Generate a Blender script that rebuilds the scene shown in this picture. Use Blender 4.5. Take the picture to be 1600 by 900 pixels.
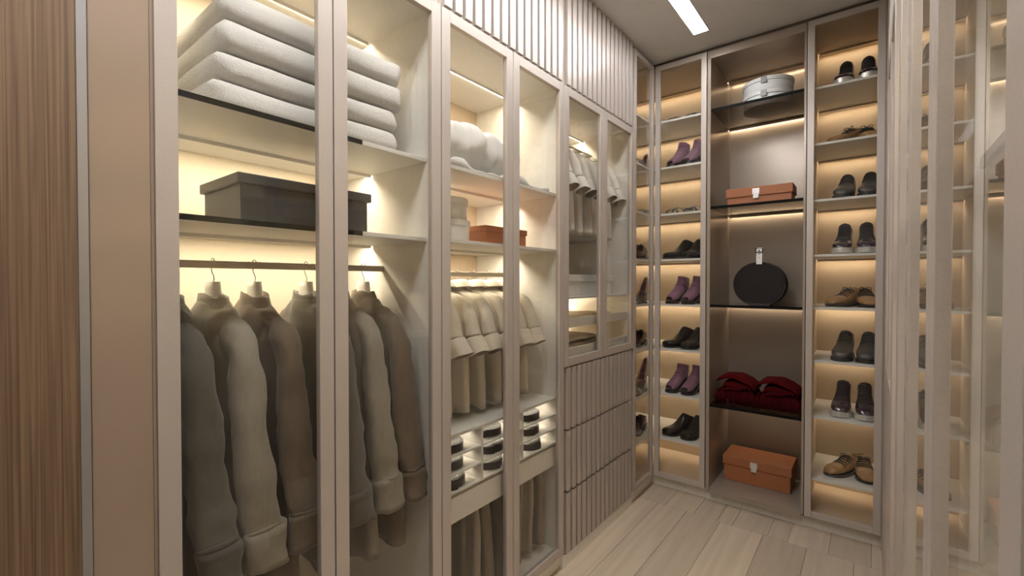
import bpy, bmesh, math, random
from mathutils import Vector, Matrix, noise
random.seed(7)
for o in list(bpy.data.objects): bpy.data.objects.remove(o)
SC = bpy.context.scene
COL = SC.collection
R = math.radians
PI = math.pi

# ------------------------------------------------------------------ camera, world, exposure
cd = bpy.data.cameras.new('camera'); cam = bpy.data.objects.new('camera', cd); COL.objects.link(cam)
cd.sensor_width = 36.0; cd.lens = 712.23/1600*36.0; cd.clip_start = 0.01
cam.location = (1.2, 0.0, 1.446)
cam.rotation_euler = (R(90-0.783), 0, R(38.2875))
SC.camera = cam
w = bpy.data.worlds.new('world'); SC.world = w; w.use_nodes = True
w.node_tree.nodes['Background'].inputs[0].default_value = (1.0, 0.95, 0.9, 1)
w.node_tree.nodes['Background'].inputs[1].default_value = 0.05
SC.view_settings.view_transform = 'Standard'; SC.view_settings.look = 'None'
SC.view_settings.gamma = 1.0; SC.view_settings.use_curve_mapping = False
SC.view_settings.exposure = 0.0
cy = SC.cycles
cy.max_bounces = 10; cy.diffuse_bounces = 5; cy.glossy_bounces = 5; cy.transmission_bounces = 6
cy.transparent_max_bounces = 40; cy.caustics_reflective = False; cy.caustics_refractive = False
cy.sample_clamp_indirect = 4.0
CEIL_POWER = 38.0      # emission of the ceiling light strip and the added fill strip
LED_POWER = 135.0       # emission of the shelf light strips

# ------------------------------------------------------------------ materials
def nodes(name):
    m = bpy.data.materials.new(name); m.use_nodes = True
    nt = m.node_tree; b = nt.nodes['Principled BSDF']
    return m, nt, b
def mat(name, col, rough=0.5, metal=0.0, spec=0.5, var=0.0, vscale=(8, 8, 8), bump=0.0, bscale=200.0, bdist=0.001, sheen=0.0, coat=0.0, detail=4.0, objvar=0.0):
    m, nt, b = nodes(name)
    b.inputs['Base Color'].default_value = (*col, 1); b.inputs['Roughness'].default_value = rough
    b.inputs['Metallic'].default_value = metal; b.inputs['Specular IOR Level'].default_value = spec
    b.inputs['Sheen Weight'].default_value = sheen; b.inputs['Coat Weight'].default_value = coat
    tc = nt.nodes.new('ShaderNodeTexCoord')
    if var > 0:
        mp = nt.nodes.new('ShaderNodeMapping'); mp.inputs['Scale'].default_value = vscale
        nz = nt.nodes.new('ShaderNodeTexNoise'); nz.inputs['Scale'].default_value = 1.0; nz.inputs['Detail'].default_value = detail
        nt.links.new(tc.outputs['Object'], mp.inputs['Vector']); nt.links.new(mp.outputs['Vector'], nz.inputs['Vector'])
        rp = nt.nodes.new('ShaderNodeValToRGB')
        rp.color_ramp.elements[0].position = 0.3; rp.color_ramp.elements[1].position = 0.7
        rp.color_ramp.elements[0].color = (*[c*(1-var) for c in col], 1)
        rp.color_ramp.elements[1].color = (*[min(1, c*(1+var)) for c in col], 1)
        nt.links.new(nz.outputs['Fac'], rp.inputs['Fac']); nt.links.new(rp.outputs['Color'], b.inputs['Base Color'])
    if bump > 0:
        nb = nt.nodes.new('ShaderNodeTexNoise'); nb.inputs['Scale'].default_value = bscale; nb.inputs['Detail'].default_value = 3
        bp = nt.nodes.new('ShaderNodeBump'); bp.inputs['Strength'].default_value = bump; bp.inputs['Distance'].default_value = bdist
        nt.links.new(tc.outputs['Object'], nb.inputs['Vector']); nt.links.new(nb.outputs['Fac'], bp.inputs['Height'])
        nt.links.new(bp.outputs['Normal'], b.inputs['Normal'])
    return m
def wood(name, c1, c2, scale=(60, 60, 1.2), rough=0.5, wave=0.0, bump=0.15):
    m, nt, b = nodes(name); b.inputs['Roughness'].default_value = rough
    tc = nt.nodes.new('ShaderNodeTexCoord'); mp = nt.nodes.new('ShaderNodeMapping'); mp.inputs['Scale'].default_value = scale
    nz = nt.nodes.new('ShaderNodeTexNoise'); nz.inputs['Scale'].default_value = 1.0; nz.inputs['Detail'].default_value = 6; nz.inputs['Distortion'].default_value = 0.6
    rp = nt.nodes.new('ShaderNodeValToRGB'); rp.color_ramp.elements[0].position = 0.32; rp.color_ramp.elements[1].position = 0.68
    rp.color_ramp.elements[0].color = (*c1, 1); rp.color_ramp.elements[1].color = (*c2, 1)
    nt.links.new(tc.outputs['Object'], mp.inputs['Vector']); nt.links.new(mp.outputs['Vector'], nz.inputs['Vector'])
    nt.links.new(nz.outputs['Fac'], rp.inputs['Fac']); nt.links.new(rp.outputs['Color'], b.inputs['Base Color'])
    bp = nt.nodes.new('ShaderNodeBump'); bp.inputs['Strength'].default_value = bump; bp.inputs['Distance'].default_value = 0.001
    nt.links.new(nz.outputs['Fac'], bp.inputs['Height']); nt.links.new(bp.outputs['Normal'], b.inputs['Normal'])
    return m
def glass(name, tint, r0=0.04, gloss=(1, 1, 1), rough=0.0):
    # thin pane: transmission with a Schlick reflection
    m = bpy.data.materials.new(name); m.use_nodes = True; nt = m.node_tree
    for n in list(nt.nodes): nt.nodes.remove(n)
    N = nt.nodes.new; L = nt.links.new
    out = N('ShaderNodeOutputMaterial'); mix = N('ShaderNodeMixShader'); tr = N('ShaderNodeBsdfTransparent'); gl = N('ShaderNodeBsdfGlossy')
    tr.inputs[0].default_value = (*tint, 1); gl.inputs['Color'].default_value = (*gloss, 1); gl.inputs['Roughness'].default_value = rough
    ge = N('ShaderNodeNewGeometry'); dt = N('ShaderNodeVectorMath'); dt.operation = 'DOT_PRODUCT'
    L(ge.outputs['Normal'], dt.inputs[0]); L(ge.outputs['Incoming'], dt.inputs[1])
    ab = N('ShaderNodeMath'); ab.operation = 'ABSOLUTE'; L(dt.outputs['Value'], ab.inputs[0])
    om = N('ShaderNodeMath'); om.operation = 'SUBTRACT'; om.inputs[0].default_value = 1.0; L(ab.outputs[0], om.inputs[1])
    pw = N('ShaderNodeMath'); pw.operation = 'POWER'; pw.inputs[1].default_value = 5.0; L(om.outputs[0], pw.inputs[0])
    ml = N('ShaderNodeMath'); ml.operation = 'MULTIPLY_ADD'; ml.inputs[1].default_value = 1-r0; ml.inputs[2].default_value = r0; L(pw.outputs[0], ml.inputs[0])
    L(ml.outputs[0], mix.inputs[0]); L(tr.outputs[0], mix.inputs[1]); L(gl.outputs[0], mix.inputs[2]); L(mix.outputs[0], out.inputs[0])
    return m
def emit(name, col, power):
    m = bpy.data.materials.new(name); m.use_nodes = True; nt = m.node_tree
    b = nt.nodes['Principled BSDF']; b.inputs['Base Color'].default_value = (0.8, 0.8, 0.8, 1)
    b.inputs['Emission Color'].default_value = (*col, 1); b.inputs['Emission Strength'].default_value = power
    return m

FRAME = mat('champagne_lacquer', (0.50, 0.44, 0.39), 0.36, 0.25, 0.5, 0.05, (300, 300, 300), 0.25, 420, 0.0006)
SLAT = mat('champagne_slats', (0.49, 0.43, 0.385), 0.33, 0.25, 0.5, 0.04, (300, 300, 300), 0.2, 420, 0.0005)
TAUPE = mat('taupe_gloss', (0.34, 0.255, 0.19), 0.16, 0.1, 0.5, 0.02, (2, 2, 2))
STEEL = mat('brushed_steel', (0.42, 0.42, 0.43), 0.35, 0.8)
CREAM = mat('cream_carcass', (0.80, 0.775, 0.73), 0.42, 0, 0.4, 0.03, (60, 60, 60), 0.08, 500, 0.0004)
LINEN = mat('tan_linen_panel', (0.50, 0.395, 0.285), 0.55, 0, 0.4, 0.10, (420, 420, 160), 0.3, 420, 0.0006)
BAYM = mat('taupe_bay_panel', (0.355, 0.285, 0.225), 0.24, 0.25, 0.5, 0.08, (420, 420, 420), 0.15, 480, 0.0005)
SAND = mat('sand_back_panel', (0.70, 0.62, 0.50), 0.5, 0, 0.4, 0.05, (300, 300, 300), 0.15, 420, 0.0005)
SHELF = mat('pale_shelf', (0.74, 0.72, 0.68), 0.38, 0, 0.4, 0.02, (40, 40, 40))
DARK = mat('black_edge', (0.006, 0.006, 0.006), 0.5, 0, 0.06)
GAPM = mat('taupe_gap', (0.30, 0.225, 0.17), 0.5)
SHADOW = mat('shadow_gap', (0.10, 0.075, 0.055), 0.6)
PLINTH = mat('pale_plinth', (0.80, 0.76, 0.69), 0.45, 0, 0.4, 0.05, (90, 90, 12))
WALLM = mat('plaster', (0.62, 0.58, 0.53), 0.8, 0, 0.2, 0.03, (20, 20, 20), 0.1, 200)
CEILM = mat('ceiling_paint', (0.78, 0.76, 0.73), 0.8, 0, 0.2, 0.02, (12, 12, 12), 0.06, 300)
GLASS = glass('door_glass', (0.97, 0.965, 0.95), 0.022)
SMOKE = glass('smoked_glass', (0.42, 0.39, 0.36), 0.04)
LED = emit('led_warm', (1.0, 0.885, 0.68), LED_POWER)
LEDA = emit('led_warm_tall', (1.0, 0.87, 0.65), LED_POWER*0.9)
LEDB = emit('led_warm_deep', (1.0, 0.86, 0.64), LED_POWER*0.175)
LAMP = emit('lamp_diffuser', (0.985, 0.99, 1.0), CEIL_POWER)
OAK = wood('oak_veneer', (0.105, 0.062, 0.033), (0.25, 0.158, 0.092), (230, 230, 2.0), 0.5)
FLOORW = [wood('floor_oak_%d' % i, tuple(c*k*0.86 for c in (0.545, 0.435, 0.322)), tuple(c*k*1.04 for c in (0.545, 0.435, 0.322)), (26, 1.3, 26), 0.42, bump=0.06) for i, k in enumerate((0.92, 1.0, 1.08, 1.14, 0.97))]

# ------------------------------------------------------------------ mesh helpers
ORG = {}
def sharp(o, a=40):
    me = o.data; bm = bmesh.new(); bm.from_mesh(me)
    for e in bm.edges:
        if len(e.link_faces) == 2 and e.calc_face_angle(0) > R(a): e.smooth = False
    bm.to_mesh(me); bm.free()
class MB:
    def __init__(s): s.v = []; s.f = []
    def box(s, a, b):
        x0, x1 = sorted((a[0], b[0])); y0, y1 = sorted((a[1], b[1])); z0, z1 = sorted((a[2], b[2]))
        n = len(s.v)
        s.v += [(x0,y0,z0),(x1,y0,z0),(x1,y1,z0),(x0,y1,z0),(x0,y0,z1),(x1,y0,z1),(x1,y1,z1),(x0,y1,z1)]
        s.f += [tuple(n+i for i in q) for q in ((3,2,1,0),(4,5,6,7),(0,1,5,4),(1,2,6,5),(2,3,7,6),(3,0,4,7))]
        return s
    def quad(s, pts):
        n = len(s.v); s.v += [tuple(p) for p in pts]; s.f.append(tuple(range(n, n+len(pts)))); return s
    def loft(s, rings, cap0=True, cap1=True, closed=True):
        n = len(s.v); k = len(rings[0])
        for r in rings: s.v += [tuple(p) for p in r]
        for i in range(len(rings)-1):
            for j in range(k if closed else k-1):
                a = n+i*k+j; b = n+i*k+(j+1) % k
                s.f.append((a, b, b+k, a+k))
        if closed and cap0: s.f.append(tuple(n+j for j in reversed(range(k))))
        if closed and cap1: s.f.append(tuple(n+(len(rings)-1)*k+j for j in range(k)))
        return s
    def tube(s, pts, r, seg=8, caps=True):
        pts = [Vector(p) for p in pts]; rings = []
        up = Vector((0.123, 0.31, 0.94)).normalized()
        for i, p in enumerate(pts):
            t = (pts[min(i+1, len(pts)-1)]-pts[max(i-1, 0)]).normalized()
            a = t.cross(up); 
            if a.length < 1e-4: a = t.cross(Vector((1, 0, 0)))
            a.normalize(); b = t.cross(a); rr = r[i] if isinstance(r, (list, tuple)) else r
            rings.append([p+a*math.cos(2*PI*k/seg)*rr+b*math.sin(2*PI*k/seg)*rr for k in range(seg)])
        return s.loft(rings, caps, caps)
    def build(s, name, m, parent=None, smooth=False, bevel=0.0, org=None, subsurf=0, seg=2):
        if org is None: org = ORG.get(parent.name, Vector((0, 0, 0))) if parent else Vector((0, 0, 0))
        me = bpy.data.meshes.new(name)
        me.from_pydata([tuple(Vector(p)-org) for p in s.v], [], s.f)
        bm = bmesh.new(); bm.from_mesh(me); bmesh.ops.recalc_face_normals(bm, faces=bm.faces); bm.to_mesh(me); bm.free()
        me.materials.append(m)
        if smooth:
            for p in me.polygons: p.use_smooth = True
        o = bpy.data.objects.new(name, me); COL.objects.link(o)
        if parent: o.parent = parent; ORG[o.name] = org
        else: o.location = org
        if bevel > 0:
            md = o.modifiers.new('bevel', 'BEVEL'); md.width = bevel; md.segments = seg; md.limit_method = 'ANGLE'; md.angle_limit = R(50)
        if subsurf:
            md = o.modifiers.new('sub', 'SUBSURF'); md.levels = subsurf; md.render_levels = subsurf
        return o
def thing(name, label, cat, loc=(0, 0, 0), rz=0.0, group=None):
    o = bpy.data.objects.new(name, None); COL.objects.link(o); o.empty_display_size = 0.05
    o.location = loc; o.rotation_euler = (0, 0, rz); ORG[o.name] = Vector(loc)
    tag(o, label, cat, group); return o
def tag(o, label, cat, group=None):
    o['label'] = label; o['category'] = cat
    if group: o['group'] = group
    return o
def struct(o): o['kind'] = 'structure'; return o
def copy_tree(o, parent=None):
    c = o.copy(); COL.objects.link(c)
    if parent: c.parent = parent
    for ch in list(o.children): copy_tree(ch, c)
    return c
def place(o, loc, rz, label, group=None):
    o.location = loc; o.rotation_euler = (0, 0, rz); o['label'] = label
    if group: o['group'] = group
    return o
def spl(pts, n):
    # Catmull-Rom through tuples of any length
    out = []; P = [tuple(p) for p in pts]
    for i in range(len(P)-1):
        p0 = P[max(i-1, 0)]; p1 = P[i]; p2 = P[i+1]; p3 = P[min(i+2, len(P)-1)]
        for k in range(n):
            t = k/n
            out.append(tuple(0.5*((2*b)+(-a+c)*t+(2*a-5*b+4*c-d)*t*t+(-a+3*b-3*c+d)*t**3) for a, b, c, d in zip(p0, p1, p2, p3)))
    out.append(P[-1]); return out
def sgnpow(x, p): return math.copysign(abs(x)**p, x)

XF = 1.252             # front plane of the right wardrobes
YB = 3.126             # front plane of the back cabinets
CEIL = 2.965
ML = lambda u, v, z: (-u, v, z)
MR = lambda u, v, z: (XF+u, v, z)
MK = lambda u, v, z: (v, YB+u, z)
def bx(mb, mp, u0, u1, v0, v1, z0, z1): return mb.box(mp(u0, v0, z0), mp(u1, v1, z1))

# ------------------------------------------------------------------ room shell
fl = struct(MB().box((-0.7, -1.3, -0.06), (2.0, 3.8, -0.012)).build('floor', SHADOW))
xs_near = [-0.08, 0.115, 0.295, 0.495, 0.725, 0.935, 1.14, 1.36]
ys_near = [(-1.25, 0.3, 2.918), (-1.25, 1.15, 2.918), (-1.25, 0.75, 2.10, 2.918), (-1.25, 1.7, 2.918), (-1.25, 0.9, 2.445, 2.918), (-1.25, 0.4, 1.9, 2.918), (-1.25, 1.3, 2.918)]
ti = 0
def plank(x0, x1, y0, y1):
    global ti
    g = 0.0007
    MB().box((x0+g, y0+g, -0.012), (x1-g, y1-g, 0.0)).build('plank', FLOORW[(ti*7+ti//3) % 5], fl, bevel=0.0008, seg=1); ti += 1
for i in range(7):
    for a, b in zip(ys_near[i][:-1], ys_near[i][1:]): plank(xs_near[i], xs_near[i+1], a, b)
xs_far = [-0.08, 0.16, 0.34, 0.477, 0.56, 0.745, 0.843, 1.03, 1.21, 1.36]
for a, b in zip(xs_far[:-1], xs_far[1:]): plank(a, b, 2.918, 3.30)
struct(MB().box((-0.7, -1.3, CEIL), (2.0, 3.8, CEIL+0.05)).build('ceiling', CEILM))
struct(MB().box((-0.72, -1.3, 0), (-0.62, 3.8, CEIL)).build('wall_left', WALLM))
struct(MB().box((1.95, -1.3, 0), (2.05, 3.8, CEIL)).build('wall_right', WALLM))
struct(MB().box((-0.7, 3.70, 0), (2.0, 3.8, CEIL)).build('wall_back', WALLM))
struct(MB().box((-0.7, -1.3, 0), (2.0, -1.2, CEIL)).build('wall_front', WALLM))

# ceiling light: recessed white profile
def ceiling_light(x0, x1, y0, y1, label):
    t = thing('ceiling_light', label, 'ceiling light', ((x0+x1)/2, (y0+y1)/2, CEIL))
    MB().box((x0, y0, CEIL-0.004), (x1, y1, CEIL-0.001)).build('diffuser', LAMP, t)
    m = MB()
    m.box((x0-0.003, y0-0.003, CEIL-0.005), (x0, y1+0.003, CEIL)); m.box((x1, y0-0.003, CEIL-0.005), (x1+0.003, y1+0.003, CEIL))
    m.box((x0, y0-0.003, CEIL-0.005), (x1, y0, CEIL)); m.box((x0, y1, CEIL-0.005), (x1, y1+0.003, CEIL))
    m.build('trim_frame', WALLM, t)
ceiling_light(0.330, 0.415, -0.6, 2.902, 'long narrow white light strip recessed in the ceiling near the left wardrobes')
ceiling_light(0.52, 0.605, -0.6, 1.2, 'unseen fill light strip added beside the long one, above and behind the camera')  # added fill strip, out of view, to brighten the cabinet interiors

LOFF = 0.045           # gap between a shelf's light strip and the back panel
# ------------------------------------------------------------------ cabinet builders
def led(mp, u0, u1, v0, v1, z, parent, m=None, lip=True, lip_m=None):
    """Strip light under the rear of a shelf with a small screening lip in front of it."""
    p = MB(); p.quad([mp(u0, v0, z-0.0015), mp(u1, v0, z-0.0015), mp(u1, v1, z-0.0015), mp(u0, v1, z-0.0015)]).build('led_strip', m or LED, parent)
    if lip: bx(MB(), mp, u0-0.006, u0-0.002, v0, v1, z-0.011, z).build('light_lip', lip_m or (CREAM if mp is not MK else LINEN), parent)
def door(mp, v0, v1, z0, z1, parent, sw=0.042, g=0.002, t=0.022, bot=None):
    v0 += g; v1 -= g; m = MB()
    b = bot or sw
    bx(m, mp, 0, t, v0, v0+sw, z0, z1); bx(m, mp, 0, t, v1-sw, v1, z0, z1)
    bx(m, mp, 0, t, v0+sw, v1-sw, z0, z0+b); bx(m, mp, 0, t, v0+sw, v1-sw, z1-sw, z1)
    d = m.build('door', FRAME, parent, bevel=0.0012)
    bx(MB(), mp, 0.007, 0.011, v0+sw-0.004, v1-sw+0.004, z0+b-0.004, z1-sw+0.004).build('glass_pane', GLASS, d)
    return d
def carcass(mp, v0, v1, z0, z1, parent, depth=0.575, side=CREAM, back=LINEN, top=CREAM, bot=CREAM, t=0.018, front=0.024):
    bx(MB(), mp, front, depth, v0+0.0005, v0+t, z0, z1).build('side_panel', side, parent)
    bx(MB(), mp, front, depth, v1-t, v1-0.0005, z0, z1).build('side_panel', side, parent)
    bx(MB(), mp, depth, depth+0.012, v0+0.0005, v1-0.0005, z0, z1).build('back_panel', back, parent)
    bx(MB(), mp, front, depth, v0+t, v1-t, z1-t, z1).build('top_panel', top, parent)
    bx(MB(), mp, front, depth, v0+t, v1-t, z0, z0+t).build('bottom_panel', bot, parent)
def shelf(mp, u0, u1, v0, v1, z, parent, t=0.014, m=None, light=True, dark=None, lm=None, lo=None):
    lo = lo or LOFF
    s = bx(MB(), mp, u0, u1, v0, v1, z-t, z).build('shelf', m or SHELF, parent, bevel=0.001, seg=1)
    if dark: bx(MB(), mp, u0-0.004, u0, dark[0], dark[1], z-t, z).build('edge_strip', DARK, s)
    if light: led(mp, u1-lo-0.014, u1-lo, v0+0.004, v1-0.004, z-t, s, lm)
    return s
ZD0, ZD1 = 0.0835, 2.4216
def slats(mp, v0, v1, z0, z1, parent, n=15, u0=0.0, depth=0.018, pitch=0.0535, wd=0.036, mesh={}):
    tot = (n-1)*pitch+wd; s0 = (v0+v1)/2-tot/2
    for k in range(n):
        a = s0+k*pitch
        bx(MB(), mp, u0, u0+depth, a, a+wd, z0, z1).build('slat', SLAT, parent, bevel=0.0012, seg=1)
def slat_panel(mp, v0, v1, label):
    t = thing('slatted_panel', label, 'slatted panel', mp(0.02, (v0+v1)/2, 2.424))
    bx(MB(), mp, 0.018, 0.03, v0+0.001, v1-0.001, 2.424, CEIL-0.001).build('backing_board', SLAT, t)
    slats(mp, v0, v1, 2.432, CEIL-0.002, t)
    bx(MB(), mp, 0.03, 0.575, v0+0.001, v0+0.019, 2.424, CEIL-0.002).build('side_panel', CREAM, t)
    bx(MB(), mp, 0.03, 0.575, v1-0.019, v1-0.001, 2.424, CEIL-0.002).build('side_panel', CREAM, t)
def hang_rail(mp, v0, v1, z, parent, u=0.32, m=None, h=0.022, wd=0.012):
    bx(MB(), mp, u-wd/2, u+wd/2, v0, v1, z-h, z).build('hanging_rail', m or RAIL, parent, bevel=0.001)
RAIL = mat('rail_metal', (0.42, 0.37, 0.31), 0.35, 0.5)
RAILW = mat('rail_cream', (0.70, 0.66, 0.58), 0.35, 0.1)

YA0, YA, YBm, YC, YCm, YE = 0.292, 1.118, 1.530, 1.941, 2.363, 2.783
def plinth(mp, v0, v1, parent, u=0.03):
    bx(MB(), mp, u, u+0.018, v0, v1, 0, ZD0-0.012).build('plinth', PLINTH, parent)
    bx(MB(), mp, u+0.006, u+0.02, v0, v1, ZD0-0.012, ZD0-0.0005).build('shadow_gap', SHADOW, parent)
def wardrobe_coats(mp, label):
    t = thing('wardrobe', label, 'wardrobe', mp(0.3, 0.705, 0))
    carcass(mp, YA0, YA, ZD0, ZD1, t, back=SAND)
    led(mp, 0.396, 0.410, YA0+0.03, YA-0.03, ZD1-0.018, t, LEDA)
    for z in (1.890, 1.605): shelf(mp, 0.06, 0.574, YA0+0.0185, YA-0.0185, z, t, lo=0.165, lm=LEDA, dark=(YA0+0.02, 0.835))
    hang_rail(mp, YA0+0.0185, YA-0.0185, 1.508, t)
    door(mp, YA0, 0.705, ZD0, ZD1, t); door(mp, 0.705, YA, ZD0, ZD1, t)
    plinth(mp, YA0, YA, t)
    return t
def wardrobe_shirts(mp, label, full=True):
    t = thing('wardrobe', label, 'wardrobe', mp(0.3, YBm, 0))
    a, b = YA+0.0185, YC-0.0185
    carcass(mp, YA, YC, ZD0, ZD1, t)
    led(mp, 0.30, 0.314, YA+0.03, YC-0.03, ZD1-0.018, t)
    for z in (1.884, 1.607): shelf(mp, 0.035, 0.574, a, b, z, t, lo=0.26)
    hang_rail(mp, a, b, 1.492, t, u=0.30, m=RAILW)
    if full:
        # belt organiser, 3 columns x 3 rows
        og = MB(); T = 0.010
        bx(og, mp, 0.035, 0.574, a, b, 0.856, 0.868)
        og.build('organiser_top', SHELF, t, bevel=0.001, seg=1)
        for z in (0.785, 0.715, 0.644): bx(MB(), mp, 0.038, 0.45, a, b, z-0.008, z).build('organiser_shelf', SHELF, t, bevel=0.0008, seg=1)
        for v in (1.372, 1.645): bx(MB(), mp, 0.036, 0.45, v-0.005, v+0.005, 0.644, 0.856).build('organiser_divider', SHELF, t)
        bx(MB(), mp, 0.45, 0.46, a, b, 0.636, 0.856).build('organiser_back', SHELF, t)
        for z in (0.856, 0.777, 0.707):
            for v0, v1 in ((a, 1.367), (1.377, 1.640), (1.650, b)):
                p = MB(); p.quad([mp(0.125, v0+0.015, z-0.0012), mp(0.133, v0+0.015, z-0.0012), mp(0.133, v1-0.015, z-0.0012), mp(0.125, v1-0.015, z-0.0012)]).build('led_strip', LEDO, t)
                bx(MB(), mp, 0.118, 0.121, v0+0.01, v1-0.01, z-0.006, z).build('light_lip', SHELF, t)
        dr = bx(MB(), mp, 0.042, 0.06, a+0.002, b-0.002, 0.525, 0.622).build('drawer', CREAM, t, bevel=0.0012)
        bx(MB(), mp, 0.06, 0.45, a+0.012, b-0.012, 0.535, 0.60).build('drawer_box', CREAM, dr)
        bx(MB(), mp, 0.06, 0.44, a, b, 0.6225, 0.6355).build('shadow_gap', SHADOW, t)
        bx(MB(), mp, 0.22, 0.24, a, b, 0.500, 0.515).build('trouser_rail', RAIL, t)
    door(mp, YA, YBm, ZD0, ZD1, t); door(mp, YBm, YC, ZD0, ZD1, t)
    plinth(mp, YA, YC, t)
    return t
LEDO = emit('led_warm_small', (1.0, 0.87, 0.68), LED_POWER*0.42)
def wardrobe_drawers(mp, label, trays=True):
    t = thing('wardrobe', label, 'wardrobe', mp(0.3, YCm, 0))
    a, b = YC+0.0185, YE-0.0185
    carcass(mp, YC, YE, 1.016, ZD1, t)
    led(mp, 0.36, 0.374, YC+0.03, YE-0.03, ZD1-0.018, t)
    hang_rail(mp, a, b, 2.300, t, u=0.30, m=RAILW, h=0.02)
    shelf(mp, 0.04, 0.574, a, b, 1.368, t, t=0.012)
    if trays:
        for k, (z0, z1) in enumerate(((1.205, 1.255), (1.050, 1.098))):
            tr = bx(MB(), mp, 0.04, 0.052, a+0.004, b-0.004, z0, z1).build('tray', SHELF, t, bevel=0.001, seg=1)
            bx(MB(), mp, 0.052, 0.52, a+0.004, b-0.004, z0+0.002, z0+0.010).build('tray_bottom', SHELF, tr)
            p = MB(); zz = (1.3555, 1.2065)[k]
            led(mp, 0.555, 0.568, a+0.02, b-0.02, (1.355, 1.20)[k], tr) if k == 1 else None
    door(mp, YC, YCm, 1.018, ZD1, t); door(mp, YCm, YE, 1.018, ZD1, t)
    bx(MB(), mp, 0.03, 0.575, YC+0.001, YC+0.019, 0.06, 1.014).build('side_panel', CREAM, t)
    bx(MB(), mp, 0.03, 0.575, YE-0.019, YE-0.001, 0.06, 1.014).build('side_panel', CREAM, t)
    for z0, z1 in ((0.697, 1.012), (0.384, 0.690), (0.062, 0.374)):
        d = bx(MB(), mp, 0.018, 0.032, YC+0.003, YE-0.003, z0, z1).build('drawer_front', SLAT, t)
        slats(mp, YC, YE, z0+(0.006 if z0 < 0.1 else 0.002), z1-0.003, d)
    bx(MB(), mp, 0.008, 0.03, YC, YE, 0.0, 0.058).build('plinth', PLINTH, t)
    return t

# ------------------------------------------------------------------ left run
wardrobe_coats(ML, 'tall glass-door wardrobe nearest on the left, holding towels, black box and coats')
wardrobe_shirts(ML, 'tall glass-door wardrobe in the middle of the left wall, with belts, short-sleeved shirts and trousers')
wardrobe_drawers(ML, 'left wardrobe beside the corner, with short glass doors above vertically slatted drawers')
slat_panel(ML, YA0, YA, 'left slatted panel above the coats wardrobe, nearest the camera')
slat_panel(ML, YA, YC, 'left slatted panel above the belts wardrobe, middle of three')
slat_panel(ML, YC, YE, 'left slatted panel beside the corner, above the slatted drawers wardrobe')
# end panel, trim and oak panel at the near left
p = thing('end_panel', 'glossy taupe filler panel between the oak panel and the coats wardrobe', 'panel', (-0.01, 0.24, 0))
MB().box((-0.03, 0.1885, 0), (-0.004, 0.2870, CEIL-0.001)).build('board', TAUPE, p, bevel=0.002)
MB().box((-0.03, 0.2872, 0), (-0.0045, 0.2935, CEIL-0.001)).build('shadow_gap', GAPM, p)
MB().box((-0.03, 0.172, 0), (-0.001, 0.188, CEIL-0.001)).build('metal_trim', STEEL, p, bevel=0.001)
o = MB().box((-0.04, -0.7, 0), (0.0, 0.1715, CEIL-0.001)).build('oak_panel', OAK); tag(o, 'floor-to-ceiling oak veneer panel with vertical grain at the near left edge', 'panel')

# ------------------------------------------------------------------ right run (mirror of the left, seen edge-on)
wardrobe_coats(MR, 'nearest right-hand glass-door wardrobe, seen edge-on at the right of the frame')
wardrobe_shirts(MR, 'middle right-hand glass-door wardrobe, seen edge-on', full=False)
wardrobe_drawers(MR, 'farthest right-hand wardrobe with slatted drawers, seen edge-on by the back shoe cabinet', trays=False)
slat_panel(MR, YA0, YA, 'right slatted panel above the nearest right-hand wardrobe')
slat_panel(MR, YA, YC, 'right slatted panel above the middle right-hand wardrobe')
slat_panel(MR, YC, YE, 'right slatted panel above the farthest right-hand wardrobe')
o = MB().box((XF+0.001, -0.7, 0), (XF+0.03, 0.2905, CEIL-0.001)).build('filler_panel', FRAME); tag(o, 'taupe filler panel on the right, nearest the camera at the frame edge', 'panel')
o = MB().box((XF+0.001, YE+0.002, 0), (XF+0.03, YB+0.06, CEIL-0.001)).build('filler_panel', FRAME); tag(o, 'narrow taupe filler panel between right-hand wardrobes and back wall cabinets', 'panel')

# ------------------------------------------------------------------ back run
ZT = 2.941
SZ = (2.565, 2.243, 1.920, 1.604, 1.291, 0.980, 0.666, 0.353)
DEP = 0.515
# corner shoe cabinet, L-shaped
c = thing('corner_shoe_cabinet', 'L-shaped corner shoe cabinet with two narrow glass doors and pale shelves', 'shoe cabinet', (0.0, 3.3, 0))
XL = -0.40
MB().box((XL-0.012, 2.787, ZD0), (XL, YB+DEP, ZT)).build('back_panel', LINEN, c)
MB().box((XL, YB+DEP, ZD0), (0.347, YB+DEP+0.012, ZT)).build('back_panel', LINEN, c)
MB().box((XL, 2.787, ZD0), (-0.024, 2.799, ZT)).build('side_panel', LINEN, c)
MB().box((0.333, YB+0.024, ZD0), (0.347, YB+DEP, ZT)).build('side_panel', LINEN, c)
m = MB().box((XL, 2.799, ZT-0.035), (-0.024, YB+DEP, ZT-0.001)); m.box((-0.024, YB+0.024, ZT-0.035), (0.333, YB+DEP, ZT-0.001)); m.build('top_panel', LINEN, c)
m = MB().box((XL, 2.799, ZD0), (-0.024, YB+DEP, ZD0+0.018)); m.box((-0.024, YB+0.024, ZD0), (0.333, YB+DEP, ZD0+0.018)); m.build('bottom_panel', LINEN, c)
led(MK, DEP-LOFF-0.014, DEP-LOFF, XL+0.01, 0.33, ZT-0.035, c, LEDB)
for z in SZ:
    m = MB().box((XL, 2.80, z-0.014), (-0.03, YB+DEP-0.001, z)); m.box((-0.03, YB+0.03, z-0.014), (0.3325, YB+DEP-0.001, z))
    s = m.build('shelf', SHELF, c)
    led(MK, DEP-LOFF-0.014, DEP-LOFF, XL+0.01, 0.33, z-0.014, s, LEDB)
d = door(ML, YE+0.002, YB-0.004, ZD0, ZT, c, sw=0.034); 
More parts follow.
